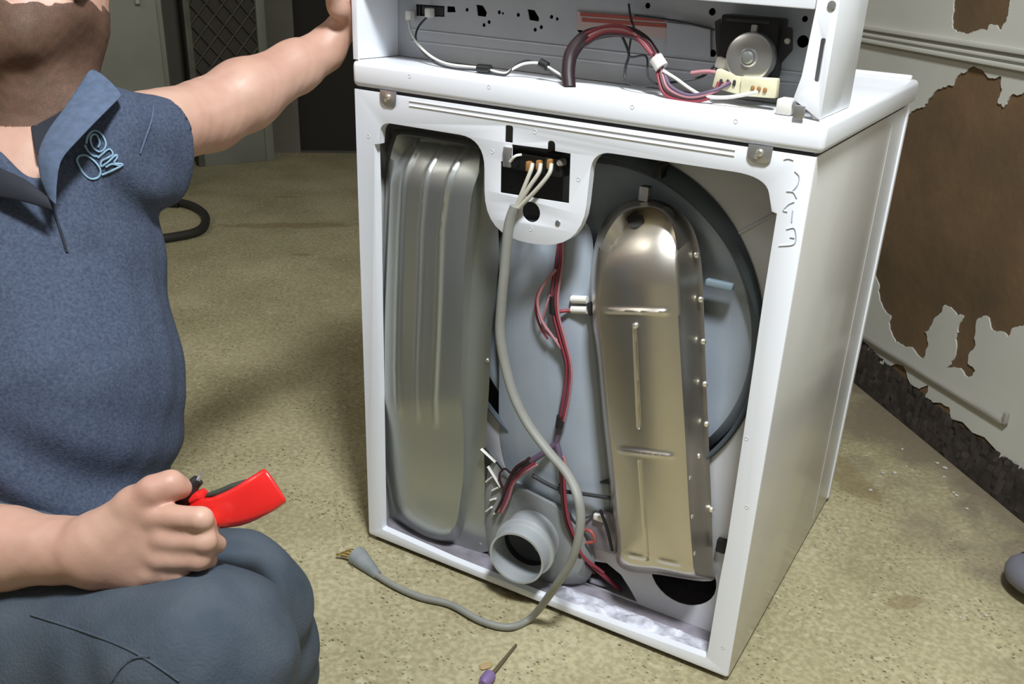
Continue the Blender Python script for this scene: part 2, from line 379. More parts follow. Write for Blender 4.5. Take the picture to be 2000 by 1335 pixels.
# back wall with dark opening
nb = wd_; ub = wn                         # back wall runs along wn, faces wd_
BO = WA+wd_*SB
frB = (np.array([BO[0], BO[1], 0]), wn, wu, wd_)
a_open = float((np.array([-2.60, 2.58, 0])-BO)@wn)
plate('wall_back', [(0, FL), (4.5, FL), (4.5, 2.4), (0, 2.4)], [[(a_open-1.5, FL+.001), (a_open, FL+.001), (a_open, 2.0), (a_open-1.5, 2.0)]], frB, .1, 'wallb', kind='structure')
poly_slab('opening_dark_slab', [tuple((BO+wn*a+wd_*b)[:2]) for a, b in ((a_open-1.5, -.07), (a_open, -.07), (a_open, -.115), (a_open-1.5, -.115))], FL, 2.0, 'bgd', kind='structure')  # near-black slab standing in for the darkness of the opening

# ================================================================== BACKGROUND THINGS
# lattice panel (metal grille door standing on floor)
la, lb = G(388, 325), G(535, 312); lx = (lb-la)/np.linalg.norm(lb-la); ln_ = np.array([lx[1], -lx[0], 0]); LW = float(np.linalg.norm(lb-la))
t = thing('lattice_panel', tuple((la+lb)/2), 'dim metal panel with diamond lattice, standing behind the outstretched arm', 'grille')
def lpt(x, y, z): return la+lx*x+ln_*y+wu*z
LH = 1.35
def lbox(bm, x0, x1, y0, y1, z0, z1):
    b = box_bm((x0, y0, z0), (x1, y1, z1), .003)
    for v in b.verts: v.co = Vector(tuple(lpt(*v.co)))
    if bm is None: return b
    me = bpy.data.meshes.new('t'); b.to_mesh(me); b.free(); bm.from_mesh(me); return bm
bmesh_obj(lbox(None, .0, LW, -.03, -.012, .0, LH), 'backing_board', 'latback', t)
bmesh_obj(lbox(None, .0, .03, -.012, .012, .0, LH), 'frame_rail', 'lattice', t)
bmesh_obj(lbox(None, LW-.045, LW, -.012, .015, .0, LH), 'frame_rail', 'bgp', t)
bmesh_obj(lbox(None, .03, LW-.045, -.012, .010, .0, .19), 'kick_plate', 'bgp', t)
bmesh_obj(lbox(None, .03, LW-.045, -.012, .012, LH-.04, LH), 'frame_rail', 'lattice', t)
x0_, x1_, z0_, z1_ = .03, LW-.045, .19, LH-.04; st = .095
for sgn in (1, -1):
    k = -20
    while k < 30:
        # line z = z0 + sgn*1.15*(x) + k*st
        pts = []
        for i in range(41):
            x = x0_+(x1_-x0_)*i/40; z = z0_+sgn*1.15*(x-x0_)+k*st
            if z0_ <= z <= z1_: pts.append((x, z))
        if len(pts) > 3:
            a, b = pts[0], pts[-1]; yy = -.004 if sgn > 0 else .002
            V, Fc = tube_data([lpt(a[0], yy, a[1]), lpt(b[0], yy, b[1])], .0135, 6, flat=.35)
            obj('lattice_strip', mesh_of(V, Fc), 'lattice', t)
        k += 1
# grey appliance on the left
ga = G(356, 372); gx = np.array([-.62, -.78, 0]); gx /= np.linalg.norm(gx); gy = np.array([-gx[1], gx[0], 0])
if np.dot(gy, CAM-ga) > 0: gy = -gy
t = thing('old_cabinet', tuple(ga+gx*.3+gy*.28+wu*0), 'plain grey enamelled cabinet behind the shoulder of the kneeling person', 'cabinet')
def gbox(name, lo, hi, m, bev=.008):
    b = box_bm(lo, hi, bev, 3)
    for v in b.verts: v.co = Vector(tuple(ga+gx*v.co.x+gy*v.co.y+wu*v.co.z))
    return bmesh_obj(b, name, m, t)
gbox('body', (0, 0, .055), (.62, .58, 1.3), 'bgp'); gbox('top', (-.006, -.006, 1.3), (.626, .586, 1.325), 'bgp')
gbox('toe_kick', (.03, .04, 0), (.6, .56, .055), 'bgd'); gbox('door', (.02, -.016, .10), (.60, -.0005, 1.26), 'bgp', .005)
gbox('door_handle', (.08, -.042, .78), (.10, -.0165, .98), 'zinc', .004)
# black rubber hose on the floor
t = thing('rubber_hose', tuple(G(350, 440)), 'black rubber hose curling out behind the person on the back floor', 'hose')
hp = [G(x, y)+wu*.019 for x, y in [(150, 398), (230, 400), (300, 402), (345, 403), (375, 410), (398, 425), (402, 443), (388, 460), (350, 470), (300, 476), (200, 478)]]
tube('hose', hp, .0165, 'rub', t, 12, 8)
tube('hose_fitting', [hp[2]-wu*0, hp[3]+(hp[4]-hp[3])*.2], .024, 'black', t, 14)
# grey coiled pipe at right edge
t = thing('hose_coil', tuple(G(2035, 1165)), 'grey ridged hose end lying at the right edge of the photo', 'hose')
cpt = G(2040, 1165)
tube('hose', [cpt+np.array([.055*math.cos(a), .055*math.sin(a), .03+.006*k]) for k, a in enumerate(np.linspace(2.2, 8.6, 12))], .026, 'hose', t, 14, 6)
tube('collar', [cpt+np.array([.055*math.cos(a), .055*math.sin(a), .03]) for a in (2.2, 2.4)], .030, 'rub', t, 14)
# floor scraps
def blob(name, c, r, m, label, cat, group=None, sq=.25, el=1.6):
    bm = bmesh.new(); bmesh.ops.create_icosphere(bm, subdivisions=2, radius=1); a = random.uniform(0, 3)
    for v in bm.verts:
        k = random.uniform(.75, 1.15); x, y, z = v.co.x*r*el*k, v.co.y*r*k, v.co.z*r*sq
        v.co = (c[0]+x*math.cos(a)-y*math.sin(a), c[1]+x*math.sin(a)+y*math.cos(a), FL+r*sq+z)
    return bmesh_obj(bm, name, m, None, 25, label=label, cat=cat, group=group)
def flake(c, r):
    n = random.randint(5, 7); a0 = random.uniform(0, 6)
    pts = [(c[0]+r*random.uniform(.6, 1.3)*math.cos(a0+i*2*math.pi/n), c[1]+r*random.uniform(.5, 1)*math.sin(a0+i*2*math.pi/n)) for i in range(n)]
    V = [(x, y, FL+.0003+random.uniform(0, .002)) for x, y in pts]; V += [(x, y, z+.0018) for x, y, z in V]
    Fc = [tuple(range(n))[::-1], tuple(range(n, 2*n))]+[(i, (i+1) % n, n+(i+1) % n, n+i) for i in range(n)]
    return obj('paint_flake', mesh_of(V, Fc), 'paint', None, 'small pale paint flake fallen on the dirty floor by the peeling wall', 'paint flake', 'fallen paint flakes by the wall')
for x, y in [(1724, 925), (1748, 924), (1762, 878), (1790, 930), (1845, 915), (1843, 932), (1862, 963), (1868, 968), (1888, 995), (1925, 1203), (1875, 1207), (1700, 958), (1830, 905), (1770, 912), (1640, 1040)]:
    flake(G(x, y), random.uniform(.003, .0075))
t = thing('loose_screwdriver', tuple(G(970, 1320)), 'small purple-tipped pick with thin dark shaft on the floor, bottom centre', 'tool')
a, b = G(958, 1326)+wu*.007, G(1008, 1262)+wu*.004
tube('shaft', [a, b], [.0035, .0022], mat('rusty_shaft', (.12, .09, .05), .6), t, 8)
d_ = (a-b)/np.linalg.norm(a-b)
lathe('tip', [(0, 0), (.006, .001), (.0105, .006), (.0105, .022), (.007, .03), (0, .031)], a-d_*.004+wu*.003, d_, mat('purple_plastic', (.20, .13, .28), .5), t, 16)
blob('clay_crumb', G(948, 1302), .008, mat('tan_crumb', (.42, .30, .14), .8), 'tan crumb beside the purple-tipped pick on the floor', 'crumb')

# ================================================================== DRYER
dr = thing('clothes_dryer', (W/2, D/2, FL), 'white clothes dryer turned backwards with its rear panel removed', 'dryer')
TH = .0022
hole = fillet(px2([(743, 238, .022), (946, 271, .045), (946, 460, .085), (1135, 492, .085), (1157, 294, .03), (1497, 345, .045), (1507, 413), (1517, 417), (1490, 587), (1450, 860), (1420, 1059), (1406, 1130), (1380, 1284, .004), (1139, 1197), (1047, 1160), (883, 1094), (746, 1033, .004), (737, 534), (734, 375), (731, 282), (740, 281)], 0))
win = fillet(px2([(1000, 282), (1069, 291), (1070, 274, .006), (1084, 276, .006), (1084, 295), (1114, 300), (1111, 397), (977, 376), (978, 315), (1000, 315)], 0))
slot = fillet(px2([(987, 244, .004), (1002, 246, .004), (1001, 279), (986, 277)], 0))
cc = P(1037, 414)
bf = plate('back_frame', fillet([(.0, 0, .006), (W, 0, .006), (W, H-.001), (.0, H-.001)]), [hole, win, slot, circ(cc[0], cc[2], .0155)], fy(0), TH, 'enamel', dr, .0005)
# return lips around the opening
def lip(pts, depth, m, name='frame_lip', parent=bf, Y0=.002):
    n = len(pts); V = [(x, Y0, z) for x, z in pts]+[(x, Y0+depth, z) for x, z in pts]
    return obj(name, mesh_of(V, [(i, (i+1) % n, n+(i+1) % n, n+i) for i in range(n)]), m, parent, sharp=40)
lip(hole, .012, 'enamel')
# embossed line below lid
for dz, rr in ((0, .0013), (-.007, .0013)):
    a, b = P(800, 197), P(1436, 293)
    tube('embossed_bead', [a+wu*dz+np.array([0, -.0003, 0]), b+wu*dz+np.array([0, -.0003, 0])], rr, 'grey' if dz == 0 else 'enamel', bf, 6)
# panels
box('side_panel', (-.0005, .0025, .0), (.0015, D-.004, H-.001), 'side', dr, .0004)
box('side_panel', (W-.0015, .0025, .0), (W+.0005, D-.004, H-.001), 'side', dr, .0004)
box('front_panel', (-.004, D-.004, 0.0), (W+.0035, D+.018, H-.001), 'enamel', dr, .004, 3)
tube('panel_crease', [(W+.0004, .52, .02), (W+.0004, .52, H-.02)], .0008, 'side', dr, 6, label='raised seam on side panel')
for x in (.04, W-.04):
    for y in (.05, D-.05): lathe('foot', [(0, FL), (.018, FL), (.018, FL+.006), (.008, FL+.008), (.008, .001), (0, .001)], (x, y, 0), (0, 0, 1), 'black', dr, 20)
box('base_pan', (.0025, .0025, .001), (W-.0025, D-.006, .004), 'pan', dr, .0005)
# lid
lidb = bmesh.new()
box_bm((-.003, -.003, H+.003), (W+.008, D+.03, H+.043), .009, 3, bm=lidb)
bmesh_obj(lidb, 'lid', 'enamel', dr)
box('lid_lip', (.01, D+.012, H+.0425), (W-.005, D+.026, H+.050), 'enamel', dr, .003)
box('lid_seam_gasket', (.004, .004, H-.001), (W-.004, D-.01, H+.0035), 'black', dr, .0005)
# clips
for (x0, y0, x1, y1) in ((743, 172, 775, 206), (1463, 279, 1506, 318)):
    a, b = P(x0, y0, -.002), P(x1, y1, -.002); hw = (b[0]-a[0])/2; cx = (a[0]+b[0])/2; zt = H+.004; zb = P((x0+x1)/2, y1, -.002)[2]
    c = plate('lid_clip', fillet([(cx-hw, zb+.006, .004), (cx-hw*.6, zb, .004), (cx+hw*.6, zb, .004), (cx+hw, zb+.006, .004), (cx+hw, zt), (cx-hw, zt)]), [], fy(-.0035), .0015, 'zinc', dr, .0004)
    lathe('screw', [(0, .0035), (.003, .0032), (.0048, .0015), (.0048, -.001)], (cx, -.0035, (zb+zt)/2+.002), (0, -1, 0), 'screw', c, 16)
    lathe('screw', [(0, .0028), (.0025, .0022), (.003, -.001)], (cx-.004, -.0035, zb+.007), (0, -1, 0), 'screw', c, 12)
for x, y in [(961, 296), (1037, 447), (1130, 350), (720, 266), (1045, 257), (1459, 990), (1412, 1264), (1458, 856)]:
    q = P(x, y); lathe('screw_dimple', [(0, -.0008), (.0018, -.0002), (.0028, .0006), (.0036, -.0004)], q, (0, -1, 0), 'grey', bf, 12)
q = P(1090, 435); lathe('screw', [(0, .002), (.004, .0015), (.005, -.001)], q, (0, -1, 0), 'zinc', bf, 14)
for x, y in [(955, 170), (1235, 209), (1437, 237), (800, 149)]:
    q = P(x, y, -.003); lathe('screw_dimple', [(0, -.0008), (.0015, -.0002), (.0026, .0005), (.0034, -.0004)], q, (0, -1, 0), 'grey', dr, 12)
# marker scribble on the right strip
def z4(lst): return [P(1080+x/4, 280+y/4, -.0004) for x, y in lst]
tubes('marker_writing', [z4(l) for l in ([(1890, 215), (1925, 255), (1912, 320), (1870, 372)], [(1825, 372), (1878, 380), (1905, 425)], [(1885, 455), (1840, 475), (1800, 520), (1832, 532)], [(1875, 520), (1866, 612)], [(1825, 668), (1890, 665), (1888, 780), (1765, 800)], [(1852, 730), (1888, 738)], [(1805, 125), (1840, 118), (1880, 130)])], .0009, 'ink', bf, 6)

# interior: bulkhead with drum disc
YB = .085
cutc = P(1334, 1125, YB); cut1 = [(cutc[0]+.060*math.cos(a), cutc[2]+.056*math.sin(a)) for a in np.linspace(0, 2*math.pi, 28, endpoint=False)]
cut2 = [tuple(v[:2]) for v in px2([(1112, 1130), (1122, 1105), (1145, 1093), (1185, 1099), (1213, 1122), (1232, 1152), (1243, 1190)], YB)]; cut2 = [(cut2[0][0], .008)]+cut2+[(cut2[-1][0], .008)]
DC = (.409, .506); DR = .277
cut2 = [(x, max(z, .008)) for x, z in cut2]
bk = plate('bulkhead', [(.003, .0045), (W-.003, .0045), (W-.003, H-.003), (.003, H-.003)], [circ(*DC, DR, 72), cut1, cut2], fy(YB), .0015, 'grey', dr)
lathe('drum_back', [(0, .008), (.10, .008), (.12, .002), (DR-.05, .002), (DR-.035, .006), (DR-.02, .004), (DR-.006, -.010), (DR-.006, -.03)], (DC[0], YB+.022, DC[1]), (0, -1, 0), 'bulk', dr, 96)
# felt seal, wider at the top
V = []; Fc = []; n = 120
for i in range(n+1):
    a = 2*math.pi*i/n; w = .0042+.016*max(0, math.cos(a-math.radians(58)))**6
    for rr, yy in ((DR-.002-w*.5, 0), (DR-w*.3, -.008), (DR+w*.5, -.008), (DR+w*.8+.002, 0)): V.append((DC[0]+rr*math.cos(a), YB-.0025+yy, DC[1]+rr*math.sin(a)))
for i in range(n):
    for k in range(3): Fc.append((i*4+k, i*4+k+1, i*4+k+5, i*4+k+4))
obj('drum_seal', mesh_of(V, Fc), 'seal', dr, sharp=50)
q0 = P(1432, 462, YB-.001); q1 = P(1510, 418, YB-.001); tube('bulkhead_crease', [q0, q1], .0016, 'grey', dr, 6)
q = P(1410, 553, YB); box('drum_tab', (q[0]-.022, YB-.012, q[2]-.005), (q[0]+.02, YB+.0, q[2]+.005), mat('dark_tab_paint', (.20, .26, .30), .5), dr, .002)  # tab painted a darker blue-grey than the drum back
q = P(1412, 1061, YB); box('rubber_stop', (q[0]-.008, YB-.012, q[2]-.012), (q[0]+.008, YB-.0005, q[2]+.012), 'black', dr, .002)
q = P(1290, 330, .07); box('wire_clip', (q[0]-.008, .055, q[2]-.012), (q[0]+.008, YB-.002, q[2]+.01), 'black', dr, .003)
# raised air channel between the ducts
press('air_channel', [([(985, 440), (1060, 430), (1150, 440), (1160, 600), (1175, 800), (1190, 1000), (1150, 1050), (1080, 1050), (985, 900), (975, 700), (975, 550)], YB-.002),
      ([(1010, 450), (1060, 445), (1130, 455), (1140, 600), (1150, 800), (1160, 980), (1130, 1020), (1085, 1010), (1010, 890), (1000, 700), (1000, 550)], YB-.016)], [(1065, 500), (1075, 850)], .012, 'bulk', dr, 120, 8)

# exhaust duct cover (left): ribbed
ribs = [[(797, 272), (790, 330), (783, 450), (778, 600), (776, 720), (778, 800)], [(842, 278), (832, 330), (822, 450), (817, 600), (812, 720), (812, 812)], [(886, 288), (876, 340), (862, 450), (857, 600), (852, 720), (847, 822)]]
def d_rib(q):
    o = 0
    for r in ribs:
        r = np.array(r, float); y = q[1]
        if y < r[0, 1]-12: continue
        x = np.interp(y, r[:, 1], r[:, 0]); w = 1 if y > r[0, 1] else 1-(r[0, 1]-y)/12
        if y > r[-1, 1]: w = max(0, 1-(y-r[-1, 1])/18)
        o += .0046*w*math.exp(-((q[0]-x)/4.6)**2)
    # bowl contour in the lower half
    yt = 376+(q[0]-840)*.12
    if q[1] < yt: o -= min(.040, .033*((yt-q[1])/80)**2)
    yb = 765+.0028*(q[0]-828)**2
    if q[1] > 765: o -= .010*(1-math.exp(-((q[1]-765)/60)**2))
    return o
fl = [(782, 252), (860, 262), (930, 278), (958, 300), (968, 400), (975, 500), (962, 620), (955, 760), (950, 860), (957, 960), (960, 1060), (945, 1078), (880, 1086), (830, 1078), (790, 1052), (762, 1010), (752, 960), (742, 900), (735, 800), (736, 700), (744, 560), (752, 400), (756, 300), (766, 262)]
f1 = [(783, 255), (860, 266), (925, 280), (945, 300), (940, 400), (925, 520), (918, 620), (912, 760), (912, 860), (912, 960), (905, 1030), (890, 1052), (865, 1062), (830, 1056), (795, 1032), (770, 1000), (757, 950), (744, 890), (737, 800), (739, 700), (746, 560), (753, 400), (757, 310), (768, 266)]
f2 = [(786, 262), (860, 273), (920, 286), (937, 305), (925, 400), (912, 520), (908, 620), (904, 760), (904, 860), (902, 950), (893, 1015), (880, 1036), (862, 1044), (832, 1038), (802, 1016), (778, 982), (763, 930), (750, 870), (742, 790), (744, 700), (750, 560), (757, 400), (761, 320), (772, 274)]
f3 = [(790, 276), (860, 288), (916, 300), (930, 318), (919, 400), (907, 520), (904, 620), (900, 760), (900, 860), (898, 940), (888, 1005), (876, 1026), (861, 1034), (834, 1028), (806, 1006), (783, 972), (767, 920), (754, 860), (746, 780), (748, 700), (754, 560), (761, 410), (765, 330), (776, 288)]
ed = press('exhaust_duct', [(fl, .062), (f1, .055), (f2, .026), (f3, .015)], [(838, 340), (832, 600), (828, 930)], .008, 'galv', dr, 420, 30, d_rib)
q = P(952, 703, .06); sc0 = lathe('screw', [(0, .003), (.0025, .0026), (.0038, .001), (.0038, -.001)], q, (0, -1, 0), 'screw', ed, 14)
q = P(940, 1060, .062); lathe('screw', [(0, .003), (.0025, .0026), (.0038, .001), (.0038, -.001)], q, (0, -1, 0), 'screw', ed, 14)

# heater housing (right)
g0 = [(1255, 388), (1300, 396), (1340, 425), (1362, 470), (1372, 540), (1378, 700), (1384, 850), (1390, 1000), (1392, 1100), (1388, 1134), (1290, 1122), (1212, 1108), (1202, 1050), (1190, 950), (1176, 820), (1165, 700), (1152, 605), (1157, 505), (1175, 440), (1210, 400)]
g1 = [(1256, 393), (1298, 401), (1334, 430), (1352, 475), (1362, 545), (1368, 700), (1374, 850), (1380, 1000), (1384, 1095), (1380, 1128), (1290, 1117), (1214, 1104), (1204, 1050), (1192, 950), (1178, 820), (1167, 700), (1155, 605), (1160, 508), (1178, 444), (1212, 404)]
g2 = [(1255, 404), (1290, 410), (1312, 438), (1322, 480), (1330, 550), (1338, 700), (1347, 850), (1354, 1000), (1360, 1100), (1358, 1124), (1290, 1112), (1216, 1100), (1206, 1048), (1196, 950), (1182, 820), (1171, 700), (1160, 605), (1166, 520), (1184, 458), (1216, 416)]
g3 = [(1254, 416), (1284, 422), (1302, 446), (1312, 486), (1320, 555), (1329, 700), (1338, 850), (1346, 1000), (1353, 1095), (1350, 1118), (1290, 1108), (1221, 1096), (1212, 1045), (1204, 950), (1190, 820), (1179, 700), (1169, 605), (1175, 530), (1193, 470), (1222, 428)]
def d_h(q):
    x, y = q; o = 0
    if y < 560: o -= min(.058, .036*((560-y)/115)**2)
    def hb(x0, x1, y0, sl, a, w=4.5):
        yy = y0+(x-x0)*sl; e = 1/(1+math.exp(-(x-x0)/2.5))*1/(1+math.exp((x-x1)/2.5)); return a*e*math.exp(-((y-yy)/w)**2)
    o += hb(1183, 1302, 605, .03, .004)+hb(1210, 1312, 878, .12, .004)+hb(1228, 1262, 1082, .2, .003)+hb(1287, 1328, 1092, .2, .003)
    for (xa, ya, xb, yb) in ((1240, 640, 1248, 832), (1250, 905, 1264, 1088)):
        if ya-6 < y < yb+6:
            xx = xa+(xb-xa)*(y-ya)/(yb-ya); o -= .0038*math.exp(-((x-xx)/2.6)**2)
    return o
hh_ = press('heater_housing', [(g0, .078), (g1, .073), (g2, .030), (g3, .018)], [(1250, 500), (1256, 700), (1276, 1020)], .012, 'alum', dr, 640, 60, d_h)
q = P(1241, 431, .0475); o_ = lathe('port_hole', [(0, .0012), (.0115, .0012), (.012, -.006)], q, (0, -1, 0.6), 'black', hh_, 24)
bm = None
scr = None
for x, y, Y in [(1345, 932, .026), (1349, 1008, .026), (1354, 1080, .026), (1364, 890, .055), (1369, 585, .066), (1374, 667, .066), (1377, 750, .066), (1380, 828, .066), (1361, 498, .066), (1389, 995, .075), (1240, 636, .005)]:
    q = P(x, y, Y)
    if scr is None: scr = lathe('screw', [(0, .0035), (.003, .003), (.0045, .001), (.0045, -.002)], q, (.2, -1, 0), 'screw', hh_, 14); s_q = q
    else: copy_at(scr, q-s_q)
q = P(1258, 382, .07); box('mounting_tab', (q[0]-.008, .066, q[2]-.008), (q[0]+.008, YB-.002, q[2]+.014), 'zinc', hh_, .002)

# outlet pipe
pc = np.array([.349, -.028, .096]); ax = np.array([.12, -1, 0.]); ax /= np.linalg.norm(ax)
lathe('outlet_pipe', [(.047, -.10), (.047, .0), (.051, .0), (.0515, -.030), (.056, -.033), (.057, -.038), (.052, -.043), (.052, -.09), (.062, -.105)], pc, ax, mat('pipe_steel', (.52, .55, .56), .4, .35, .08, 12), dr, 56)
pc2 = pc+ax*-.052
lathe('pipe_dark_cap', [(.0465, .0), (.046, -.014), (.03, -.022), (0, -.024)], pc2, ax, 'dark', dr, 40)  # dark cap standing in for the unlit depth of the pipe
# blower housing shoulder behind the pipe
press('blower_housing', [([(955, 880), (1000, 930), (1060, 960), (1120, 990), (1150, 1040), (1160, 1110), (1120, 1150), (1040, 1150), (960, 1110), (940, 1050), (940, 950)], .083),
    ([(965, 905), (1000, 945), (1050, 970), (1100, 1000), (1130, 1045), (1138, 1100), (1110, 1130), (1045, 1130), (980, 1100), (955, 1050), (950, 950)], .050)], [(1030, 1040), (1060, 1070)], .004, mat('dusty_housing', (.30, .31, .31), .6, 0, .15, 14), dr, 90, 6)

# thermostat plate with white terminals at the duct's lower right
pl = plate('thermostat_plate', fillet(px2([(945, 872, .004), (980, 915), (985, 1000), (950, 1015)], .055)), [], fy(.055), .002, 'dark', dr)
for (xa, ya, xb, yb) in ((953, 910, 978, 950), (950, 940, 962, 930), (962, 957, 974, 951), (958, 976, 968, 973), (950, 998, 960, 990), (965, 1003, 976, 995), (940, 876, 968, 902)):
    tube('terminal_tab', [P(xa, ya, .045), P(xb, yb, .045)], .0036, 'white', pl, 8, flat=.5)
# fuse connectors on the heater's left side
for yy in (584, 604):
    tube('connector', [P(1117, yy, .06), P(1147, yy+1, .06)], .0062, 'white', dr, 10)
tube('connector_boot', [P(1150, 590, .062), P(1157, 615, .062)], .005, 'dark', dr, 8)
# terminal block
a, b = P(1002, 290, .03), P(1108, 345, .03)
tb = box('terminal_block', (a[0], .012, b[2]), (b[0], .045, a[2]), 'black', dr, .004)
box('terminal_shield', (P(975, 300, .1)[0], .07, P(1000, 400, .1)[2]), (P(1120, 300, .1)[0], .0715, P(1000, 280, .1)[2]), 'dark', dr, .0003)
for x, y in ((1035, 322), (1055, 320), (1076, 318)):
    q = P(x, y, .010); box('terminal_screw', (q[0]-.004, .003, q[2]-.009), (q[0]+.004, .0125, q[2]+.006), 'copper', tb, .002)
q = P(1094, 318, .01); lathe('terminal_screw', [(0, .004), (.004, .003), (.0055, 0), (.0055, -.01)], q, (0, -1, 0), 'screw', tb, 16)
q = P(992, 305, -.001); box('ground_clamp', (q[0]-.007, -.005, q[2]-.016), (q[0]+.007, -.0002, q[2]+.014), 'zinc', bf, .002)
tube('ground_wire', PP([(996, 316, -.004), (1006, 305, -.005), (1018, 302, .004)]), .002, 'white', bf, 6)

# wiring inside
def wire(name, pts, r, m, parent, **k): return tube(name, PP(pts), r, m, parent, 8, 6, **k)
hs = wire('wiring_harness', [(1095, 470, .06), (1088, 520, .055), (1080, 570, .05), (1083, 615, .05), (1096, 665, .05), (1108, 715, .05), (1105, 760, .05), (1097, 800, .05), (1092, 835, .05), (1085, 872, .05)], .0050, 'purple', dr)
for off, m in ((-5, 'red'), (3, 'red'), (8, 'pink')):
    wire('wire', [(1095+off*.6, 470, .055), (1090+off, 520, .048), (1082+off, 575, .043), (1085+off*.8, 615, .043), (1098+off*.8, 665, .043), (1110+off*.7, 715, .043), (1106+off, 765, .043), (1097+off*.7, 822, .043)], .0019, m, hs)
wire('wire', [(1086, 525, .045), (1060, 560, .04), (1050, 590, .04), (1058, 625, .04), (1078, 655, .042), (1096, 680, .045)], .0026, 'pink', hs)
wire('wire', [(1084, 530, .047), (1052, 570, .045), (1046, 605, .045), (1056, 640, .045), (1070, 662, .045)], .002, 'red', hs)
wire('wire', [(1086, 610, .045), (1100, 607, .05), (1118, 606, .06)], .0032, 'red', hs)
wire('wire', [(1075, 575, .043), (1066, 600, .04), (1060, 640, .043), (1090, 665, .045)], .0018, 'pink', hs)
for x0, y0, x1, y1, r in ((1080, 578, 1080, 612, .0062), (1095, 812, 1092, 834, .0068), (1098, 945, 1099, 962, .0068), (1036, 898, 1022, 910, .0068)):
    tube('tape_wrap', [P(x0, y0, .045), P(x1, y1, .045)], r, 'black', hs, 12)
h2w = wire('wiring_branch', [(1087, 865, .05), (1060, 885, .045), (1030, 905, .045), (1005, 925, .045), (990, 950, .045), (982, 985, .045)], .0055, 'purple', dr)
for off, m in ((-4, 'maroon'), (5, 'red'), (9, 'pink')):
    wire('wire', [(1040+off, 898+off, .042), (1010+off, 918+off, .038), (994+off, 945, .036), (984+off, 975, .036), (972+off, 1000, .036)], .0024, m, h2w)
wire('wire', [(1000, 925, .04), (985, 915, .04), (975, 930, .042), (985, 960, .042)], .002, 'maroon', h2w)
h3w = wire('wiring_branch', [(1087, 865, .05), (1093, 890, .047), (1098, 930, .045), (1100, 965, .045), (1108, 1010, .045), (1118, 1045, .05)], .0052, 'purple', dr)
for off, m in ((-3, 'maroon'), (3, 'red')):
    wire('wire', [(1098+off, 905, .04), (1100+off, 960, .038), (1106+off, 1010, .038), (1120+off, 1050, .045), (1135+off, 1085, .05), (1170+off*3, 1118, .075)], .0028, m, h3w)
wire('wire', [(1100, 890, .04), (1112, 930, .04), (1125, 975, .04), (1130, 1010, .05)], .0026, 'pink', h3w)
wire('wire', [(1112, 1000, .05), (1122, 1020, .055), (1140, 1012, .06), (1165, 1003, .07)], .002, 'dark', h3w)
q = P(1172, 1008, .07); box('plug_connector', (q[0]-.010, .062, q[2]-.006), (q[0]+.010, .075, q[2]+.006), 'white', dr, .002)
wire('sensor_cable', [(1040, 928, .050), (1070, 945, .050), (1100, 958, .050), (1140, 964, .050), (1192, 972, .055)], .0036, 'dark', dr)
wire('red_lead', [(1128, 1075, .06), (1145, 1095, .07), (1175, 1120, .075), (1210, 1150, .10)], .004, 'red', dr)
wire('red_lead', [(1120, 1040, .075), (1150, 1035, .06), (1162, 1055, .06), (1145, 1060, .06)], .003, 'foil', dr)
# small motor bracket between pipe and heater
q0 = P(1135, 985, .07); q1 = P(1200, 1085, .07)
box('motor_bracket', (q0[0], .070, q1[2]), (q1[0], .080, q0[2]), 'pan', dr, .004)
wire('hanging_strap', [(1172, 995, .055), (1185, 1030, .055), (1196, 1075, .055)], .0028, 'black', dr)

# ---- console
ZC = H+.043; CT = 1.0066; YC = .105
def vbox(name, lo, hi, m, par=dr, bev=.002, **k): return box(name, lo, hi, m, par, bev, **k)
vbox('console_side', (.001, .0, ZC+.0005), (.006, .165, CT+.10), 'enamel')
vbox('console_side', (W-.014, .002, ZC+.0005), (W-.004, .165, CT+.10), 'enamel')
rim = plate('console_rim', fillet([(W-.040, ZC+.022), (W-.003, ZC+.0006), (W-.003, CT+.10), (W-.030, CT+.10), (W-.030, CT), (W-.034, ZC+.05)]), [fillet([(W-.018, ZC+.045, .003), (W-.012, ZC+.045, .003), (W-.012, ZC+.095, .003), (W-.018, ZC+.095, .003)])], fy(-.0005), .002, 'enamel', dr, .0004)
plate('console_rim', [(.0, ZC+.0006), (.010, ZC+.0006), (.010, CT+.10), (.0, CT+.10)], [], fy(-.0005), .002, 'enamel', dr, .0004)
q = P(1625, 10, -.001); lathe('screw', [(0, .002), (.005, .0015), (.0055, -.001)], q+np.array([0, 0, 0]), (0, -1, 0), 'zinc', rim, 14)
vbox('corner_bracket', (W-.062, .004, ZC+.0006), (W-.041, .030, ZC+.020), 'white', dr, .003)
vbox('corner_clip', (W-.036, -.006, ZC+.0006), (W-.022, -.0028, ZC+.016), 'zinc', dr, .001)
vbox('console_top_flange', (.012, -.0005, CT), (W-.031, .012, CT+.0995), 'enamel', dr, .002)
vbox('console_top', (.0065, .0125, CT+.085), (W-.0145, .165, CT+.10), 'enamel', dr, .002)
hc = []
def hpx(l): return [tuple(v) for v in px2(l, YC)]
hc += [hpx([(812, 8), (868, 12), (868, 33), (812, 31)]), hpx([(873, 12), (888, 13), (890, 24), (873, 24)]), hpx([(930, 9), (943, 11), (951, 24), (949, 33), (933, 31)]), hpx([(1030, 18), (1044, 20), (1053, 35), (1052, 42), (1034, 39)])]
for x, y, r in [(912, 19, .003), (945, 49, .003), (955, 43, .003), (975, 24, .003), (982, 26, .002), (1012, 29, .003), (1045, 58, .003), (1057, 53, .003), (1077, 33, .003), (1088, 37, .0025), (1133, 57, .005), (1265, 11, .004), (1391, 23, .005), (1392, 104, .005), (1568, 81, .008), (1572, 37, .004)]:
    q = P(x, y, YC); hc.append(circ(q[0], q[2], r, 12))
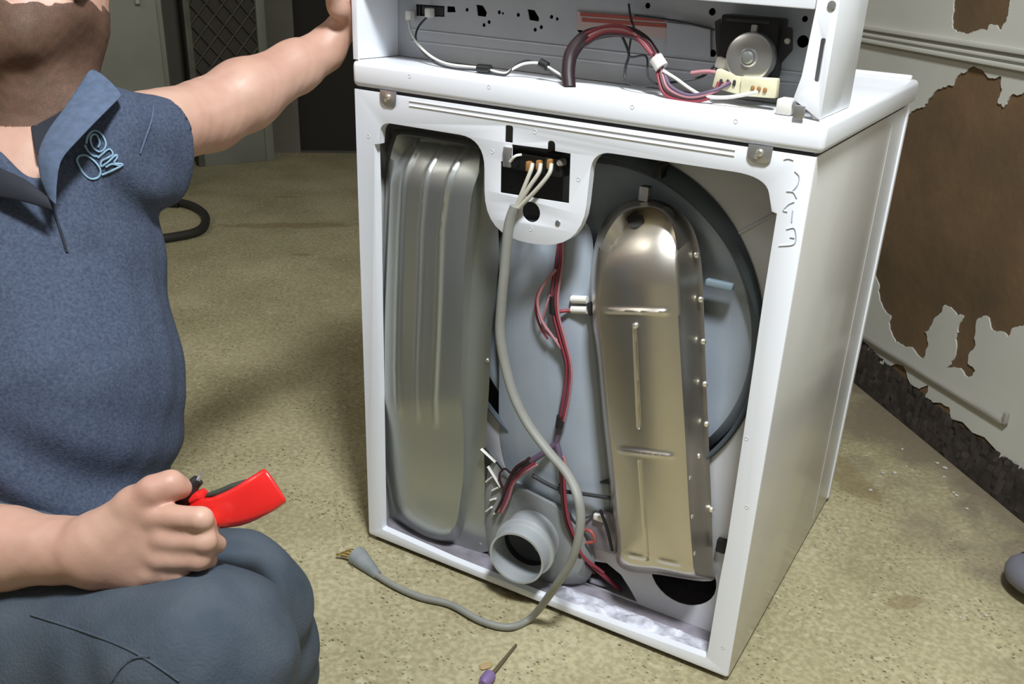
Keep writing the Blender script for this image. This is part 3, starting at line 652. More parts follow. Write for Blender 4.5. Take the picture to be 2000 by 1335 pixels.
cb = plate('console_back', [(.0065, ZC+.001), (W-.0145, ZC+.001), (W-.0145, CT+.084), (.0065, CT+.084)], hc, fy(YC), .002, 'cons', dr)
for (y0, y1, r) in ((57, 112, .0012), (80, 128, .0016)):
    tube('panel_fold', [P(800, y0, YC-.001), P(1585, y0+88, YC-.001)], r, 'grey', cb, 6)
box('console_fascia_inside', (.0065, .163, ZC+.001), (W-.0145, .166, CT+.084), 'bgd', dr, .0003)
# red striped label and faint plate
for (x0, y0, x1, y1, m, dd) in ((1128, 22, 1305, 58, 'paper', .0012), (1135, 24, 1300, 31, 'foil', .002), (1138, 35, 1303, 42, 'foil', .002), (1305, 44, 1390, 105, 'cons', .004)):
    a, b = P(x0, y0, YC), P(x1, y1+(x1-x0)*.10, YC)
    bm = box_bm((0, 0, 0), (1, 1, 1)); c4 = [P(x0, y0, YC), P(x1, y0+(x1-x0)*.105, YC), P(x1, y1+(x1-x0)*.105, YC), P(x0, y1, YC)]
    if m == 'foil': c4 = [P(x0, y0, YC), P(x1, y0+12, YC), P(x1, y1+12, YC), P(x0, y1, YC)]
    bm.free()
    plate('control_label' if m != 'cons' else 'cover_plate', [(c[0], c[2]) for c in c4], [], fy(YC-dd-.001), .001, m, cb)
# relay
q = P(842, 22, YC); rl = box('switch_body', (q[0]-.022, YC+.003, q[2]-.008), (q[0]+.022, YC+.02, q[2]+.008), 'dark', dr, .002)
for x, y in ((800, 30), (838, 25)):
    q = P(x, y, YC-.01); box('connector', (q[0]-.005, YC-.016, q[2]-.007), (q[0]+.006, YC-.0025, q[2]+.007), 'white', rl, .002)
# timer
tm = box('timer', (P(1405, 60, .06)[0], .060, P(1440, 150, .06)[2]), (P(1520, 60, .06)[0], YC-.0025, P(1440, 30, .06)[2]), 'black', dr, .003)
plate('mounting_flange', fillet(px2([(1522, 50), (1548, 54, .003), (1548, 98, .003), (1522, 128)], .075)), [], fy(.075), .002, 'dark', tm)
plate('mounting_flange', fillet(px2([(1396, 42), (1407, 36), (1407, 112), (1399, 108)], .075)), [], fy(.075), .002, 'dark', tm)
q = P(1537, 80, .073); lathe('screw', [(0, .003), (.003, .0026), (.0045, 0)], q, (0, -1, 0), 'screw', tm, 14)
q = P(1462, 112, .035)
lathe('timer_motor', [(0, .002), (.010, .002), (.012, .0), (.027, 0), (.030, -.002), (.031, -.005), (.031, -.024), (.0, -.024)], q, (0.05, -1, 0.05), 'zinc', tm, 40)
lathe('motor_hub', [(0, .006), (.006, .005), (.008, .002)], q+np.array([0, -.0015, 0]), (0, -1, 0), 'galv', tm, 20)
a = P(1420, 32, .06); b = P(1505, 42, .06); box('timer_cap', (a[0], .056, b[2]-.004), (b[0], .0595, a[2]-.001), 'dark', tm, .001)
a = P(1472, 58, .05); box('timer_lug', (a[0]-.004, .05, a[2]-.006), (a[0]+.004, .0605, a[2]+.006), 'zinc', tm, .001)
# connectors
def tilted(name, px, Y, w, h, d, m, par, an=0.):
    c = P(px[0], px[1], Y); bm = box_bm((-w/2, -d/2, -h/2), (w/2, d/2, h/2), .002)
    for v in bm.verts:
        x, z = v.co.x, v.co.z; v.co = Vector((c[0]+x*math.cos(an)-z*math.sin(an), c[1]+v.co.y, c[2]+x*math.sin(an)+z*math.cos(an)))
    return bmesh_obj(bm, name, m, par)
k1 = tilted('wire_connector', (1484, 170), .035, .048, .024, .014, 'cream', dr, .05)
for i in range(3): tilted('contact', (1470+i*12, 172+i*2), .0265, .005, .006, .003, 'copper', k1)
k2 = tilted('wire_connector', (1428, 160), .04, .044, .024, .014, 'cream', dr, -.15)
for i in range(3): tilted('contact', (1408+i*13, 160+i), .0315, .004, .008, .003, 'dark', k2)
tilted('wire_connector', (1424, 128), .055, .036, .014, .012, 'white', dr, -.2)
# console wires
cw = tube('console_harness', PP([(1112, 172, .012), (1110, 140, .02), (1116, 105, .03), (1140, 75, .04), (1180, 62, .045), (1225, 62, .045), (1258, 78, .045), (1280, 105, .04)]), [.0095, .010, .008, .006], mat('black_maroon_sleeve', (.022, .009, .011), .5), dr, 12, 8)
for off, m in ((-6, 'red'), (0, 'pink'), (5, 'red'), (9, 'maroon')):
    wire('wire', [(1135+off, 78+off, .036), (1180, 58+off, .035), (1225+off*.5, 60+off, .034), (1255+off, 80, .034), (1275+off*.7, 105, .034)], .0024, m, cw)
for off, m in ((-7, 'red'), (-2, 'maroon'), (3, 'pink'), (8, 'purple')):
    wire('wire', [(1278+off, 105, .034), (1288+off*.5, 125, .034), (1292+off, 150, .03), (1305+off*.8, 178-off, .022), (1345, 192-off*.8, .018), (1385, 186-off*.8, .02), (1405+off, 172-off*.4, .028), (1415+off*1.5, 160, .032)], .0024, m, cw)
tube('tape_wrap', [P(1281, 113, .036), P(1293, 132, .034)], .0095, 'white', cw, 14)
wire('wire', [(1295, 138, .03), (1322, 155, .03), (1350, 175, .026), (1375, 187, .02), (1420, 190, .018), (1480, 180, .022)], .0024, 'white', cw)
wire('wire', [(1215, 70, .05), (1228, 105, .055), (1222, 130, .055), (1222, 155, .05), (1245, 168, .04), (1275, 165, .035), (1320, 160, .035), (1370, 150, .045), (1400, 125, .055)], .0019, 'dark', cw)
wire('wire', [(1232, 75, .05), (1230, 110, .05), (1262, 110, .045), (1266, 150, .04), (1290, 170, .03)], .0015, 'dark', cw)
wire('wire', [(1228, 8, .10), (1232, 35, .09), (1240, 60, .06)], .0018, 'dark', cw)
wire('wire', [(1240, 30, .098), (1300, 38, .098), (1345, 46, .098), (1395, 58, .098)], .0016, 'dark', cw)
wire('wire', [(1350, 143, .04), (1385, 140, .04), (1420, 148, .04)], .003, 'pink', cw)
lw = wire('lamp_lead', [(798, 40, .09), (803, 62, .08), (818, 88, .06), (845, 112, .045), (880, 126, .035), (940, 133, .03), (985, 143, .03), (1002, 134, .035), (1025, 124, .04), (1055, 124, .04), (1085, 140, .04), (1102, 152, .035)], .0020, 'white', dr)
wire('wire', [(835, 32, .095), (816, 55, .085), (814, 82, .065), (842, 118, .045), (880, 132, .033), (940, 138, .028), (985, 147, .028), (1006, 128, .037), (1030, 118, .042), (1058, 128, .04), (1085, 148, .035), (1103, 158, .03)], .0016, 'dark', lw)
for x0, y0, x1, y1 in ((934, 133, 958, 135), (1055, 122, 1069, 130)): tube('wire_clip', [P(x0, y0, .028 if x0 < 1000 else .038), P(x1, y1, .028 if x0 < 1000 else .038)], .0065, 'black', lw, 10)
# dust streak sheet at console floor
# lint on the pan
V = []; Fc = []; nx, ny = 70, 14
a = P(1080, 1190, .0); 
for i in range(nx+1):
    for j in range(ny+1):
        x = .40+(.31)*i/nx; y = .005+.055*j/ny
        e = min(1, i/4, (nx-i)/4)*min(1, j/2, (ny-j)/3)
        z = .0042+e*(.003+.010*max(0, math.sin(x*60+1.5*math.sin(y*90))*math.sin(y*75+x*20))+random.uniform(0, .003))
        V.append((x, y, z))
for i in range(nx):
    for j in range(ny): q = i*(ny+1)+j; Fc.append((q, q+ny+1, q+ny+2, q+1))
obj('lint', mesh_of(V, Fc), 'lint', None, 'grey-white lint matted on the bottom pan inside the dryer', 'lint', kind='stuff', sharp=80)

# ================================================================== POWER CORD
pcd = thing('power_cord', tuple(G(860, 1190)), 'grey dryer power cord hanging out of the back onto the floor', 'cord')
def onf(x, y, h=.008): return G(x, y, FL+h)
cp = PP([(1006, 402, -.010), (994, 440, -.012), (986, 520, -.012), (979, 600, -.012), (977, 650, -.012), (985, 705, -.012), (1003, 770, -.014), (1030, 825, -.016), (1070, 880, -.022), (1108, 925, -.035), (1130, 975, -.055), (1133, 1030, -.065), (1118, 1090, -.07), (1088, 1140, -.07)])
cp += [G(1040, 1203, .004)]+[onf(x, y) for x, y in [(995, 1224), (940, 1212), (880, 1180), (820, 1165), (770, 1143), (735, 1122)]]
tube('cable', cp, [.0095, .0100, .0088, .0080, .0078], 'cord', pcd, 12, 8, flat=.75)
for pts in ([(1040, 320, .004), (1036, 335, -.004), (1022, 370, -.009), (1008, 404, -.010)], [(1056, 320, .004), (1052, 338, -.004), (1034, 365, -.009), (1010, 404, -.0095)], [(1077, 320, .004), (1072, 340, -.004), (1048, 370, -.009), (1013, 406, -.010)]):
    tube('wire', PP(pts), .0033, 'cordw', pcd, 8)
a = onf(738, 1123); b = onf(697, 1084, .014)
V, Fc = tube_data([a, (a*.6+b*.4), b], [.008, .012, .019], 14, 6); obj('plug', mesh_of(V, Fc), mat('plug_plastic', (.24, .26, .26), .6, 0, .15, 40), pcd, sharp=50)
dd = (b-a)/np.linalg.norm(b-a); sd = np.array([-dd[1], dd[0], 0]); sd /= np.linalg.norm(sd)
for k in (-.010, 0, .010):
    c = b+sd*k; e = c+dd*.022+np.array([-.012, -.012, 0])*1
    tube('prong', [c, (c+e)/2+dd*.003, e+np.array([0, 0, -.006])], .0034, 'brass', pcd, 8, flat=.45)
#@@PERSON
# ================================================================== PERSON (implicit surfaces, meshed by surface nets)
class SDF:
    def __init__(s): s.pr = []
    def cap(s, a, b, ra, rb=None, k=.02): s.pr.append(('c', np.array(a, float), np.array(b, float), ra, ra if rb is None else rb, k)); return s
    def chain(s, pts, rs, k=.02):
        for i in range(len(pts)-1): s.cap(pts[i], pts[i+1], rs[i], rs[i+1], k)
        return s
    def ell(s, c, fr, rad, k=.02): s.pr.append(('e', np.array(c, float), np.array(fr, float), np.array(rad, float), 0, k)); return s
    def sub(s, a, b, ra, rb, k=.01): s.pr.append(('s', np.array(a, float), np.array(b, float), ra, rb, k)); return s
    def one(s, q, p):
        if q[0] in 'cs':
            ab = q[2]-q[1]; t = np.clip((p-q[1])@ab/(ab@ab+1e-12), 0, 1)
            return np.linalg.norm(p-q[1]-t[:, None]*ab, axis=1)-(q[3]+t*(q[4]-q[3]))
        l = (p-q[1])@q[2].T; k0 = np.linalg.norm(l/q[3], axis=1); k1 = np.linalg.norm(l/q[3]**2, axis=1)
        return k0*(k0-1)/(k1+1e-9)
    def ev(s, p, sel=None, off=0., fn=None):
        d = np.full(len(p), 1e3)
        for i, q in enumerate(s.pr):
            if sel is not None and not sel[i]: continue
            e = s.one(q, p); k = q[5]
            if q[0] == 's':
                h = np.clip(.5-.5*(d+e)/k, 0, 1); d = d*(1-h)-e*h+k*h*(1-h)
            else:
                h = np.clip(.5+.5*(e-d)/k, 0, 1); d = np.where(d > 900, e, e*(1-h)+d*h-k*h*(1-h))
        d = d-off
        if fn is not None: d = fn(p, d)
        return d
def nets(s, lo, hi, h, off=0., fn=None, B=16):
    lo = np.array(lo, float); hi = np.array(hi, float); nb_ = np.ceil((hi-lo)/(h*B)).astype(int)
    I = np.stack(np.meshgrid(*[np.arange(n) for n in nb_], indexing='ij'), -1).reshape(-1, 3)
    C = lo+(I+.5)*h*B; R = h*B*.87*1.25+.012
    dist = [s.one(q, C) for q in s.pr]; dist = np.array(dist)
    tot = s.ev(C); keep = np.abs(tot-off) < R+.03
    I = I[keep]; dist = dist[:, keep]; C = C[keep]; N = int(max(nb_)*B+4)
    g = np.arange(B+1); gx_ = np.stack(np.meshgrid(g, g, g, indexing='ij'), -1).reshape(-1, 3)
    ck = []; cv = []; ek = []; es = []; ea = []
    key = lambda a: (a[..., 0].astype(np.int64)*N+a[..., 1])*N+a[..., 2]
    for bi in range(len(I)):
        base = I[bi]*B; pts = lo+(base+gx_)*h
        dm = min([d for d, q in zip(dist[:, bi], s.pr) if q[0] != 's'])
        sel = [(d < max(dm, 0)+2*R+.05) or d < R+.03 for d in dist[:, bi]]
        v = s.ev(pts, sel, off, fn).reshape(B+1, B+1, B+1)
        if v.min() > 0 or v.max() < 0: continue
        sg = v < 0
        acc = np.zeros((B, B, B, 3)); cnt = np.zeros((B, B, B))
        for ax in range(3):
            sl0 = [slice(None)]*3; sl1 = [slice(None)]*3; sl0[ax] = slice(0, B); sl1[ax] = slice(1, B+1)
            a = v[tuple(sl0)]; b = v[tuple(sl1)]; cr_ = (a < 0) != (b < 0)
            if not cr_.any(): continue
            idx = np.argwhere(cr_); t = a[cr_]/(a[cr_]-b[cr_]); pos = idx.astype(float); pos[:, ax] += t
            o1, o2 = [q for q in range(3) if q != ax]
            for d1 in (0, -1):
                for d2 in (0, -1):
                    c = idx.copy(); c[:, o1] += d1; c[:, o2] += d2
                    ok = (c >= 0).all(1) & (c < B).all(1)
                    np.add.at(acc, tuple(c[ok].T), pos[ok]); np.add.at(cnt, tuple(c[ok].T), 1)
            # own edges: those whose start corner lies in the block
            ok = (idx < B).all(1); ek.append(idx[ok]+base); es.append(a[cr_][ok] < 0); ea.append(np.full(ok.sum(), ax))
        cc_ = np.argwhere(cnt > 0); ck.append(key(cc_+base)); cv.append(lo+(acc[tuple(cc_.T)]/cnt[tuple(cc_.T)][:, None]+base)*h)
    ck = np.concatenate(ck); cv = np.concatenate(cv); o = np.argsort(ck); ck = ck[o]; cv = cv[o]
    ek = np.concatenate(ek); es = np.concatenate(es); ea = np.concatenate(ea); Fq = []
    for ax in range(3):
        m = ea == ax; e = ek[m]; sg = es[m]; o1, o2 = (ax+1) % 3, (ax+2) % 3; q = []
        for d1, d2 in ((0, 0), (-1, 0), (-1, -1), (0, -1)):
            c = e.copy(); c[:, o1] += d1; c[:, o2] += d2; kk = key(c); j = np.searchsorted(ck, kk); j = np.clip(j, 0, len(ck)-1); j[ck[j] != kk] = -1; q.append(j)
        q = np.stack(q, 1); q[~sg] = q[~sg][:, ::-1]; Fq.append(q[(q >= 0).all(1)])
    Fq = np.concatenate(Fq)
    me = bpy.data.meshes.new('n'); me.vertices.add(len(cv)); me.vertices.foreach_set('co', cv.ravel())
    me.loops.add(len(Fq)*4); me.loops.foreach_set('vertex_index', Fq.ravel().astype(np.int32))
    me.polygons.add(len(Fq)); me.polygons.foreach_set('loop_start', np.arange(0, len(Fq)*4, 4, dtype=np.int32)); me.polygons.foreach_set('loop_total', np.full(len(Fq), 4, dtype=np.int32))
    me.update(calc_edges=True); me.validate()
    # light Laplacian smoothing
    E_ = np.zeros(len(me.edges)*2, dtype=np.int32); me.edges.foreach_get('vertices', E_); E_ = E_.reshape(-1, 2)
    co = cv.copy()
    for _ in range(2):
        a = np.zeros_like(co); n = np.zeros(len(co)); np.add.at(a, E_[:, 0], co[E_[:, 1]]); np.add.at(a, E_[:, 1], co[E_[:, 0]]); np.add.at(n, E_[:, 0], 1); np.add.at(n, E_[:, 1], 1)
        co = co*.5+.5*a/np.maximum(n, 1)[:, None]
    me.vertices.foreach_set('co', co.ravel()); me.update(); me.polygons.foreach_set('use_smooth', [True]*len(me.polygons))
    return me
def hash_noise(p, sc, seed=0):
    q = p*sc; r = 0
    for k in range(4):
        a = np.array([math.sin(k*1.7+seed+1), math.cos(k*2.3+seed), math.sin(k*3.1+seed*2)]); a /= np.linalg.norm(a)
        r = r+np.sin(q@a*(1+.37*k)+k*2.1+1.3*np.sin(q@a[::-1]*.8+k))
    return r/4
# joints -------------------------------------------------------------
neck = Q(82, 215, 1.16); chest = Q(85, 450, 1.21); belly = Q(92, 740, 1.20); pelv = Q(60, 1010, 1.22)
shL = Q(205, 275, 1.18); elL = Q(405, 226, 1.33); wrL = Q(632, 100, 1.455); hdL = Q(668, 52, 1.485)
shR = Q(-105, 330, 1.20); elR = Q(-330, 1010, 1.12); foR = Q(0, 1070, 1.0); wrR = Q(168, 1075, .975)
hipL = Q(10, 1130, 1.30); knL = Q(455, 1185, 1.12); hipR = Q(-120, 1200, 1.18); knR = Q(395, 1285, .985)
def down(p, x, y): return np.array([p[0]+x, p[1]+y, FL+.075])
anL = down(knL, -.02, .05); anR = down(knR, -.09, -.02)
hc_ = Q(60, -60, 1.12)                                    # head centre
fw_ = -.56*R_-.80*F_-.22*U_; fw_ /= np.linalg.norm(fw_); hu = U_-fw_*(U_@fw_); hu += .06*R_; hu -= fw_*(hu@fw_); hu /= np.linalg.norm(hu); hl = np.cross(hu, fw_)  # hl: towards his left ear
if hl@R_ < 0: hl = -hl
def hd(f, l, u): return hc_+fw_*f+hl*l+hu*u
HF = [fw_, hl, hu]
sk = SDF()
sk.ell(hd(-.012, 0, .035), HF, (.098, .078, .095), .02)       # cranium
sk.ell(hd(.030, 0, -.030), HF, (.062, .060, .080), .03)       # face
sk.chain([hd(-.005, .052, -.055), hd(.045, .034, -.088), hd(.074, .0, -.098)], [.024, .022, .021], .03)
sk.chain([hd(-.005, -.052, -.055), hd(.045, -.034, -.088), hd(.074, .0, -.098)], [.024, .022, .021], .03)
sk.cap(hd(.086, 0, .012), hd(.108, 0, -.022), .008, .012, .015); sk.cap(hd(.094, .012, -.026), hd(.094, -.012, -.026), .008, .008, .01)   # nose
sk.cap(hd(.080, .030, .026), hd(.080, -.030, .026), .012, .012, .02)                                                                   # brow
sk.cap(hd(.086, .018, -.054), hd(.086, -.018, -.054), .0075, .0075, .008); sk.cap(hd(.084, .014, -.064), hd(.084, -.014, -.064), .008, .008, .006)
for sgn in (1, -1):
    sk.ell(hd(-.010, sgn*.078, -.012), [fw_+.2*hl*sgn, hl*1., hu], (.019, .0085, .031), .008)
    sk.ell(hd(-.006, sgn*.083, -.036), HF, (.010, .007, .012), .008)
sk.cap(hd(-.025, 0, -.06), neck-R_*.012, .054, .058, .03)
sk.cap(neck, chest+(neck-chest)*.45, .062, .085, .03)
ctr = chest-pelv; ctr /= np.linalg.norm(ctr)
sk.chain([chest+(neck-chest)*.3, chest, belly, pelv], [.10, .112, .128, .13], .04)
sk.cap(chest+(neck-chest)*.35, shL, .085, .052, .04).cap(chest+(neck-chest)*.35, shR, .085, .052, .04)
sk.chain([shL, elL], [.054, .047], .02); sk.chain([elL, elL+(wrL-elL)*.3, elL+(wrL-elL)*.75, wrL], [.047, .0485, .036, .029], .02)
sk.chain([shR, elR], [.054, .045], .02); sk.chain([elR, elR+(foR-elR)*.5, foR, wrR], [.045, .047, .040, .0355], .03)
# right hand: fist round the tool, back of the hand to the camera, thumb on top
T0 = .955
mc = [(312, 1012, .945), (326, 1050, .945), (318, 1088, .95), (300, 1120, .957)]
for (x, y, t), r in zip(mc, (.0165, .0165, .0155, .0145)): sk.cap(wrR+(Q(*mc[1])-wrR)*.1, Q(x-14, y, t+.014), .024, r, .018)
sk.cap(Q(225, 1060, .985), Q(295, 1070, .985), .028, .024, .02)
sk.cap(Q(200, 1105, .98), Q(275, 1125, .98), .022, .018, .02)
for q in ([(312, 1008, .948), (392, 1013, .940), (406, 1028, .970), (362, 1034, .995)], [(326, 1052, .950), (398, 1056, .948), (420, 1062, .975), (376, 1066, .995)], [(318, 1089, .955), (386, 1090, .955), (402, 1093, .98), (362, 1094, .998)], [(300, 1120, .962), (352, 1120, .964), (364, 1120, .985), (335, 1118, 1.0)]):
    n = len(sk.pr); rr = (.0136, .0125, .0108, .0098) if q[0][1] < 1110 else (.0115, .0108, .0098, .009)
    sk.chain([Q(*a) for a in q], rr, .0035)
    sk.pr[n] = sk.pr[n][:5]+(.009,)
sk.chain([Q(205, 1040, .965), Q(262, 985, .955)], [.024, .0185], .02); sk.chain([Q(262, 985, .955), Q(300, 957, .948), Q(332, 946, .952), Q(352, 952, .962)], [.0185, .0150, .0138, .0118], .008)
# left hand flat against the side of the console
hx = np.array([0, 0, 1.]); pL = wrL
kn0 = np.array([-.018, .055, 1.005]); 
palmc = np.array([-.026, .045, .955])
sk.cap(pL, palmc, .027, .022, .02)
for i, (dy, ln) in enumerate(((-.028, .080), (-.008, .088), (.012, .083), (.030, .066))):
    m0 = np.array([-.021, .048+dy, .985-.004*abs(i-1)]); sk.cap(palmc+np.array([0, dy*.5, -.01]), m0, .018, .0135, .018)
    sk.chain([m0, m0+np.array([-.004, dy*.12-.004, ln*.5]), m0+np.array([.006, dy*.2-.006, ln])], [.0118, .0105, .0088], .004)
sk.chain([palmc+np.array([.0, -.015, -.02]), np.array([-.020, -.008, .955]), np.array([-.016, -.030, .985]), np.array([-.014, -.038, 1.008])], [.019, .0145, .0125, .0105], .01)
# legs below cloth
for hp_, kn_, an_ in ((hipL, knL, anL), (hipR, knR, anR)):
    sk.chain([pelv, hp_, kn_], [.10, .078, .056], .03); sk.chain([kn_, kn_+(an_-kn_)*.35, an_], [.053, .052, .036], .02)
allp = np.array([q[1] for q in sk.pr]+[q[2] for q in sk.pr if q[0] == 'c']); lo = allp.min(0)-.16; hi = allp.max(0)+.16
eye0 = (hd(.0800, .031, .008), hd(.0800, -.031, .008))
for e in eye0: sk.sub(e+fw_*.004, e+fw_*.012, .0085, .0095, .005)
def skin_fn(p, d):
    return d-.0006*hash_noise(p, 160, 3)
person = obj('person', nets(sk, lo, hi, .0023, 0, skin_fn), 'skin', None, 'kneeling person in a blue polo shirt with one hand on the dryer', 'person')
for e in eye0:
    bm = bmesh.new(); bmesh.ops.create_uvsphere(bm, u_segments=20, v_segments=12, radius=.0115)
    for v in bm.verts: v.co = Vector(tuple(np.array(v.co)+e-fw_*.0055))
    eo = bmesh_obj(bm, 'eye', 'eye', person)
    lathe('iris', [(0, .0007), (.003, .0005), (.0055, -.0004)], e+fw_*.0060, fw_, 'hair', eo, 16)
    a0 = e+hu*.021+fw_*.005; tube('eyebrow', [a0-hl*.014+fw_*.006, a0+hu*.003+fw_*.007, a0+hl*.014+fw_*.003], .0035, 'hair', person, 8)
tube('lips', [hd(.0915, -.022, -.058), hd(.0945, -.008, -.0560), hd(.0950, 0, -.0575), hd(.0945, .008, -.0560), hd(.0905, .023, -.058)], [.002, .0042, .004, .0042, .002], 'lip', person, 10)
# stubble: a thin skin-hugging layer on the jaw, painted shade on the neck; hair cap
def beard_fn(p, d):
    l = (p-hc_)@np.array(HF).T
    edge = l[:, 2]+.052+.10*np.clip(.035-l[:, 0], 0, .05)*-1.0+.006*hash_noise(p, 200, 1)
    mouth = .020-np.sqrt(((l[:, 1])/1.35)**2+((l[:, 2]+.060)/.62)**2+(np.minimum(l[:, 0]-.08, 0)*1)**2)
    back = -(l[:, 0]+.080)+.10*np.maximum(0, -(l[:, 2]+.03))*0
    low = -(l[:, 2]+.190)  # runs on down the neck, painting the shadow under the jaw
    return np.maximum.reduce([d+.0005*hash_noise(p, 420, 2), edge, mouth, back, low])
hlo = hc_-.17; hhi = hc_+.17
obj('beard', nets(sk, hlo, hhi, .0022, .0013, beard_fn), 'beard', person, 'short dark stubble beard with painted neck shade')
def hair_fn(p, d):
    l = (p-hc_)@np.array(HF).T
    edge = -(l[:, 2]-.062+.9*np.clip(-l[:, 0]+.05, 0, .075)+.003*hash_noise(p, 200, 5))
    return np.maximum(d+.002*hash_noise(p, 260, 4), edge)
obj('hair', nets(sk, hlo, hhi, .004, .009, hair_fn), 'hair', person)
# shirt ---------------------------------------------------------------
sh = SDF()
cL = chest+R_*.012; 
sh.chain([chest+(neck-chest)*.48, chest+(neck-chest)*.15, chest-U_*.05, belly+R_*.0, pelv+R_*.010-U_*.0], [.090, .120, .134, .156, .168], .05)
sh.cap(chest+(neck-chest)*.42, shL, .080, .060, .05).cap(chest+(neck-chest)*.42, shR, .085, .070, .05)
slE = Q(298, 272, 1.245)
sh.cap(shL, slE, .064, .063, .03); sh.cap(shL-U_*.05, slE-U_*.040, .055, .048, .03)
sh.cap(shR, shR+(elR-shR)*.62, .068, .062, .03)
# V neck cut
vtip = Q(84, 372, 1.06)
sh.sub(neck+U_*.05, neck-U_*.028-F_*.03, .072, .066, .006)
sh.sub(neck-F_*.045-U_*.02, vtip, .052, .006, .006)
armd = (slE-shL)/np.linalg.norm(slE-shL); hemL = slE+armd*.018
armr = (elR-shR)/np.linalg.norm(elR-shR); hemR = shR+(elR-shR)*.62
hemz = pelv-ctr*.08
def shirt_fn(p, d):
    # folds: diagonal drag lines from shoulder to belly and soft bunching at the waist
    l = (p-belly); a = l@R_; u = l@U_
    f = .0045*hash_noise(p*np.array([1, 1, .6]), 26, 1)+.0025*hash_noise(p, 55, 2)
    w = np.clip((-.02-u)/.12, 0, 1); f = f+w*.008*np.sin((u*1.0+a*.55)*62+2*np.sin(a*14))
    w2 = np.clip(1-np.linalg.norm(p-(shL-U_*.09+R_*.01), axis=1)/.13, 0, 1); f = f+w2*.007*np.sin(((p-shL)@(R_*.8+U_*.6))*90)
    d = d-f
    s1 = (p-hemL)@armd; near = np.linalg.norm(p-hemL, axis=1) < .14
    d = np.where(near, np.maximum(d, s1), d)
    s2 = (p-hemR)@armr; near = (np.linalg.norm((p-hemR)-s2[:, None]*armr, axis=1) < .088) & (np.abs(s2) < .15)
    d = np.where(near, np.maximum(d, s2), d)
    # sleeve bore
    for c, ad, r in ((hemL, armd, .056), (hemR, armr, .052)):
        q = p-c; t = q@ad; rr = np.linalg.norm(q-t[:, None]*ad, axis=1)
        bore = np.maximum(rr-r, -(t+.035)); bore = np.where(np.abs(t) < .1, bore, 1)
        d = np.maximum(d, -bore)
    d = np.maximum(d, -((p-hemz)@ctr))
    return d
ap = np.array([q[1] for q in sh.pr if q[0] == 'c']+[q[2] for q in sh.pr if q[0] == 'c']); slo = ap.min(0)-.24; shi = ap.max(0)+.24
shirt = obj('shirt', nets(sh, slo, shi, .0035, 0, shirt_fn), 'shirt', person)
def hit(x, y, s=sh, fn=shirt_fn, t0=.85, t1=1.4, off=.0012):
    r = ray(x, y); t = t0
    for _ in range(160):
        p = CAM+t*r; d = float(s.ev(p[None], None, 0, fn)[0])-off
        if d < .0004: return p
        t += max(d*.6, .0005)
        if t > t1: break
    return CAM+t*r
def strokes(name, lst, r, m, par, **k):
    V = []; Fc = []
    for pts in lst:
        c = cr([np.array([x, y, 0.]) for x, y in pts], 5); v3 = [hit(q[0], q[1]) for q in c]
        v, f = tube_data(v3, r, 6, 1); o = len(V); V += v; Fc += [tuple(i+o for i in q) for q in f]
    return obj(name, mesh_of(V, Fc), m, par, sharp=60, **k)
def z1(l): return [(x/3.3375, y/3.3375) for x, y in l]
strokes('shirt_emblem', [z1(l) for l in (
    [(515, 1015), (560, 1012), (620, 1055), (655, 1110), (640, 1155), (590, 1165), (545, 1130), (515, 1080), (500, 1040), (515, 1015)],
    [(562, 935), (575, 885), (610, 852), (655, 868), (688, 925), (682, 968), (648, 990), (610, 965), (590, 915), (600, 880), (630, 880), (650, 930), (640, 960)],
    [(552, 945), (575, 985), (610, 1015), (640, 1020)],
    [(640, 1030), (665, 1005), (712, 972), (735, 1005), (700, 1030), (662, 1050), (660, 1085), (700, 1060), (755, 1010), (762, 1030), (745, 1062), (800, 1072), (735, 1110), (665, 1140)],
    [(690, 1090), (730, 1070), (780, 1080)])], .0013, 'logo', shirt, label='light blue looping line emblem on the chest')
strokes('placket', [[(96, 388), (108, 420), (120, 455), (131, 492)]], .0016, 'cin', shirt)
strokes('seam', [[(300, 205), (296, 235), (284, 270), (274, 300)]], .0011, 'collar', shirt)
# collar: stand and turned-down leaf round the neck
def leaf(name, rows, m, sub=2):      # rows of (x, y, lift, fallback depth)
    n = 26; V = []
    for row in rows:
        c = cr([np.array(q, float) for q in row], 12); c = [c[int(round(k*(len(c)-1)/(n-1)))] for k in range(n)]
        for x, y, l, t in c: V.append(hit(x, y, off=l) if t < .5 else Q(x, y, t))
    Fc = [(a*n+b, a*n+b+1, (a+1)*n+b+1, (a+1)*n+b) for a in range(len(rows)-1) for b in range(n-1)]
    o = obj(name, mesh_of(V, Fc, True), m, shirt)
    md = o.modifiers.new('s', 'SOLIDIFY'); md.thickness = .0026; md.offset = 0
    md = o.modifiers.new('b', 'SUBSURF'); md.levels = 1; md.render_levels = 2
    return o
leaf('collar', [[(176, 132, 0, 1.125), (128, 205, 0, 1.09), (92, 255, 0, 1.07), (74, 300, 0, 1.06), (78, 345, 0, 1.057), (96, 388, 0, 1.058)],
                [(200, 142, 0, 1.130), (165, 205, 0, 1.085), (122, 258, 0, 1.062), (95, 305, 0, 1.052), (94, 350, 0, 1.052), (103, 394, 0, 1.056)],
                [(243, 186, 0, 1.120), (205, 222, 0, 1.085), (160, 268, 0, 1.062), (122, 312, 0, 1.053), (112, 358, 0, 1.053), (110, 402, 0, 1.057)]], 'collar')
leaf('collar', [[(-70, 290, 0, 1.08), (0, 326, 0, 1.06), (50, 350, 0, 1.056), (94, 384, 0, 1.057)], [(-75, 330, 0, 1.07), (-5, 352, 0, 1.052), (48, 372, 0, 1.050), (98, 396, 0, 1.054)], [(-80, 380, 0, 1.07), (-10, 385, 0, 1.056), (50, 396, 0, 1.053), (104, 412, 0, 1.056)]], 'cin')
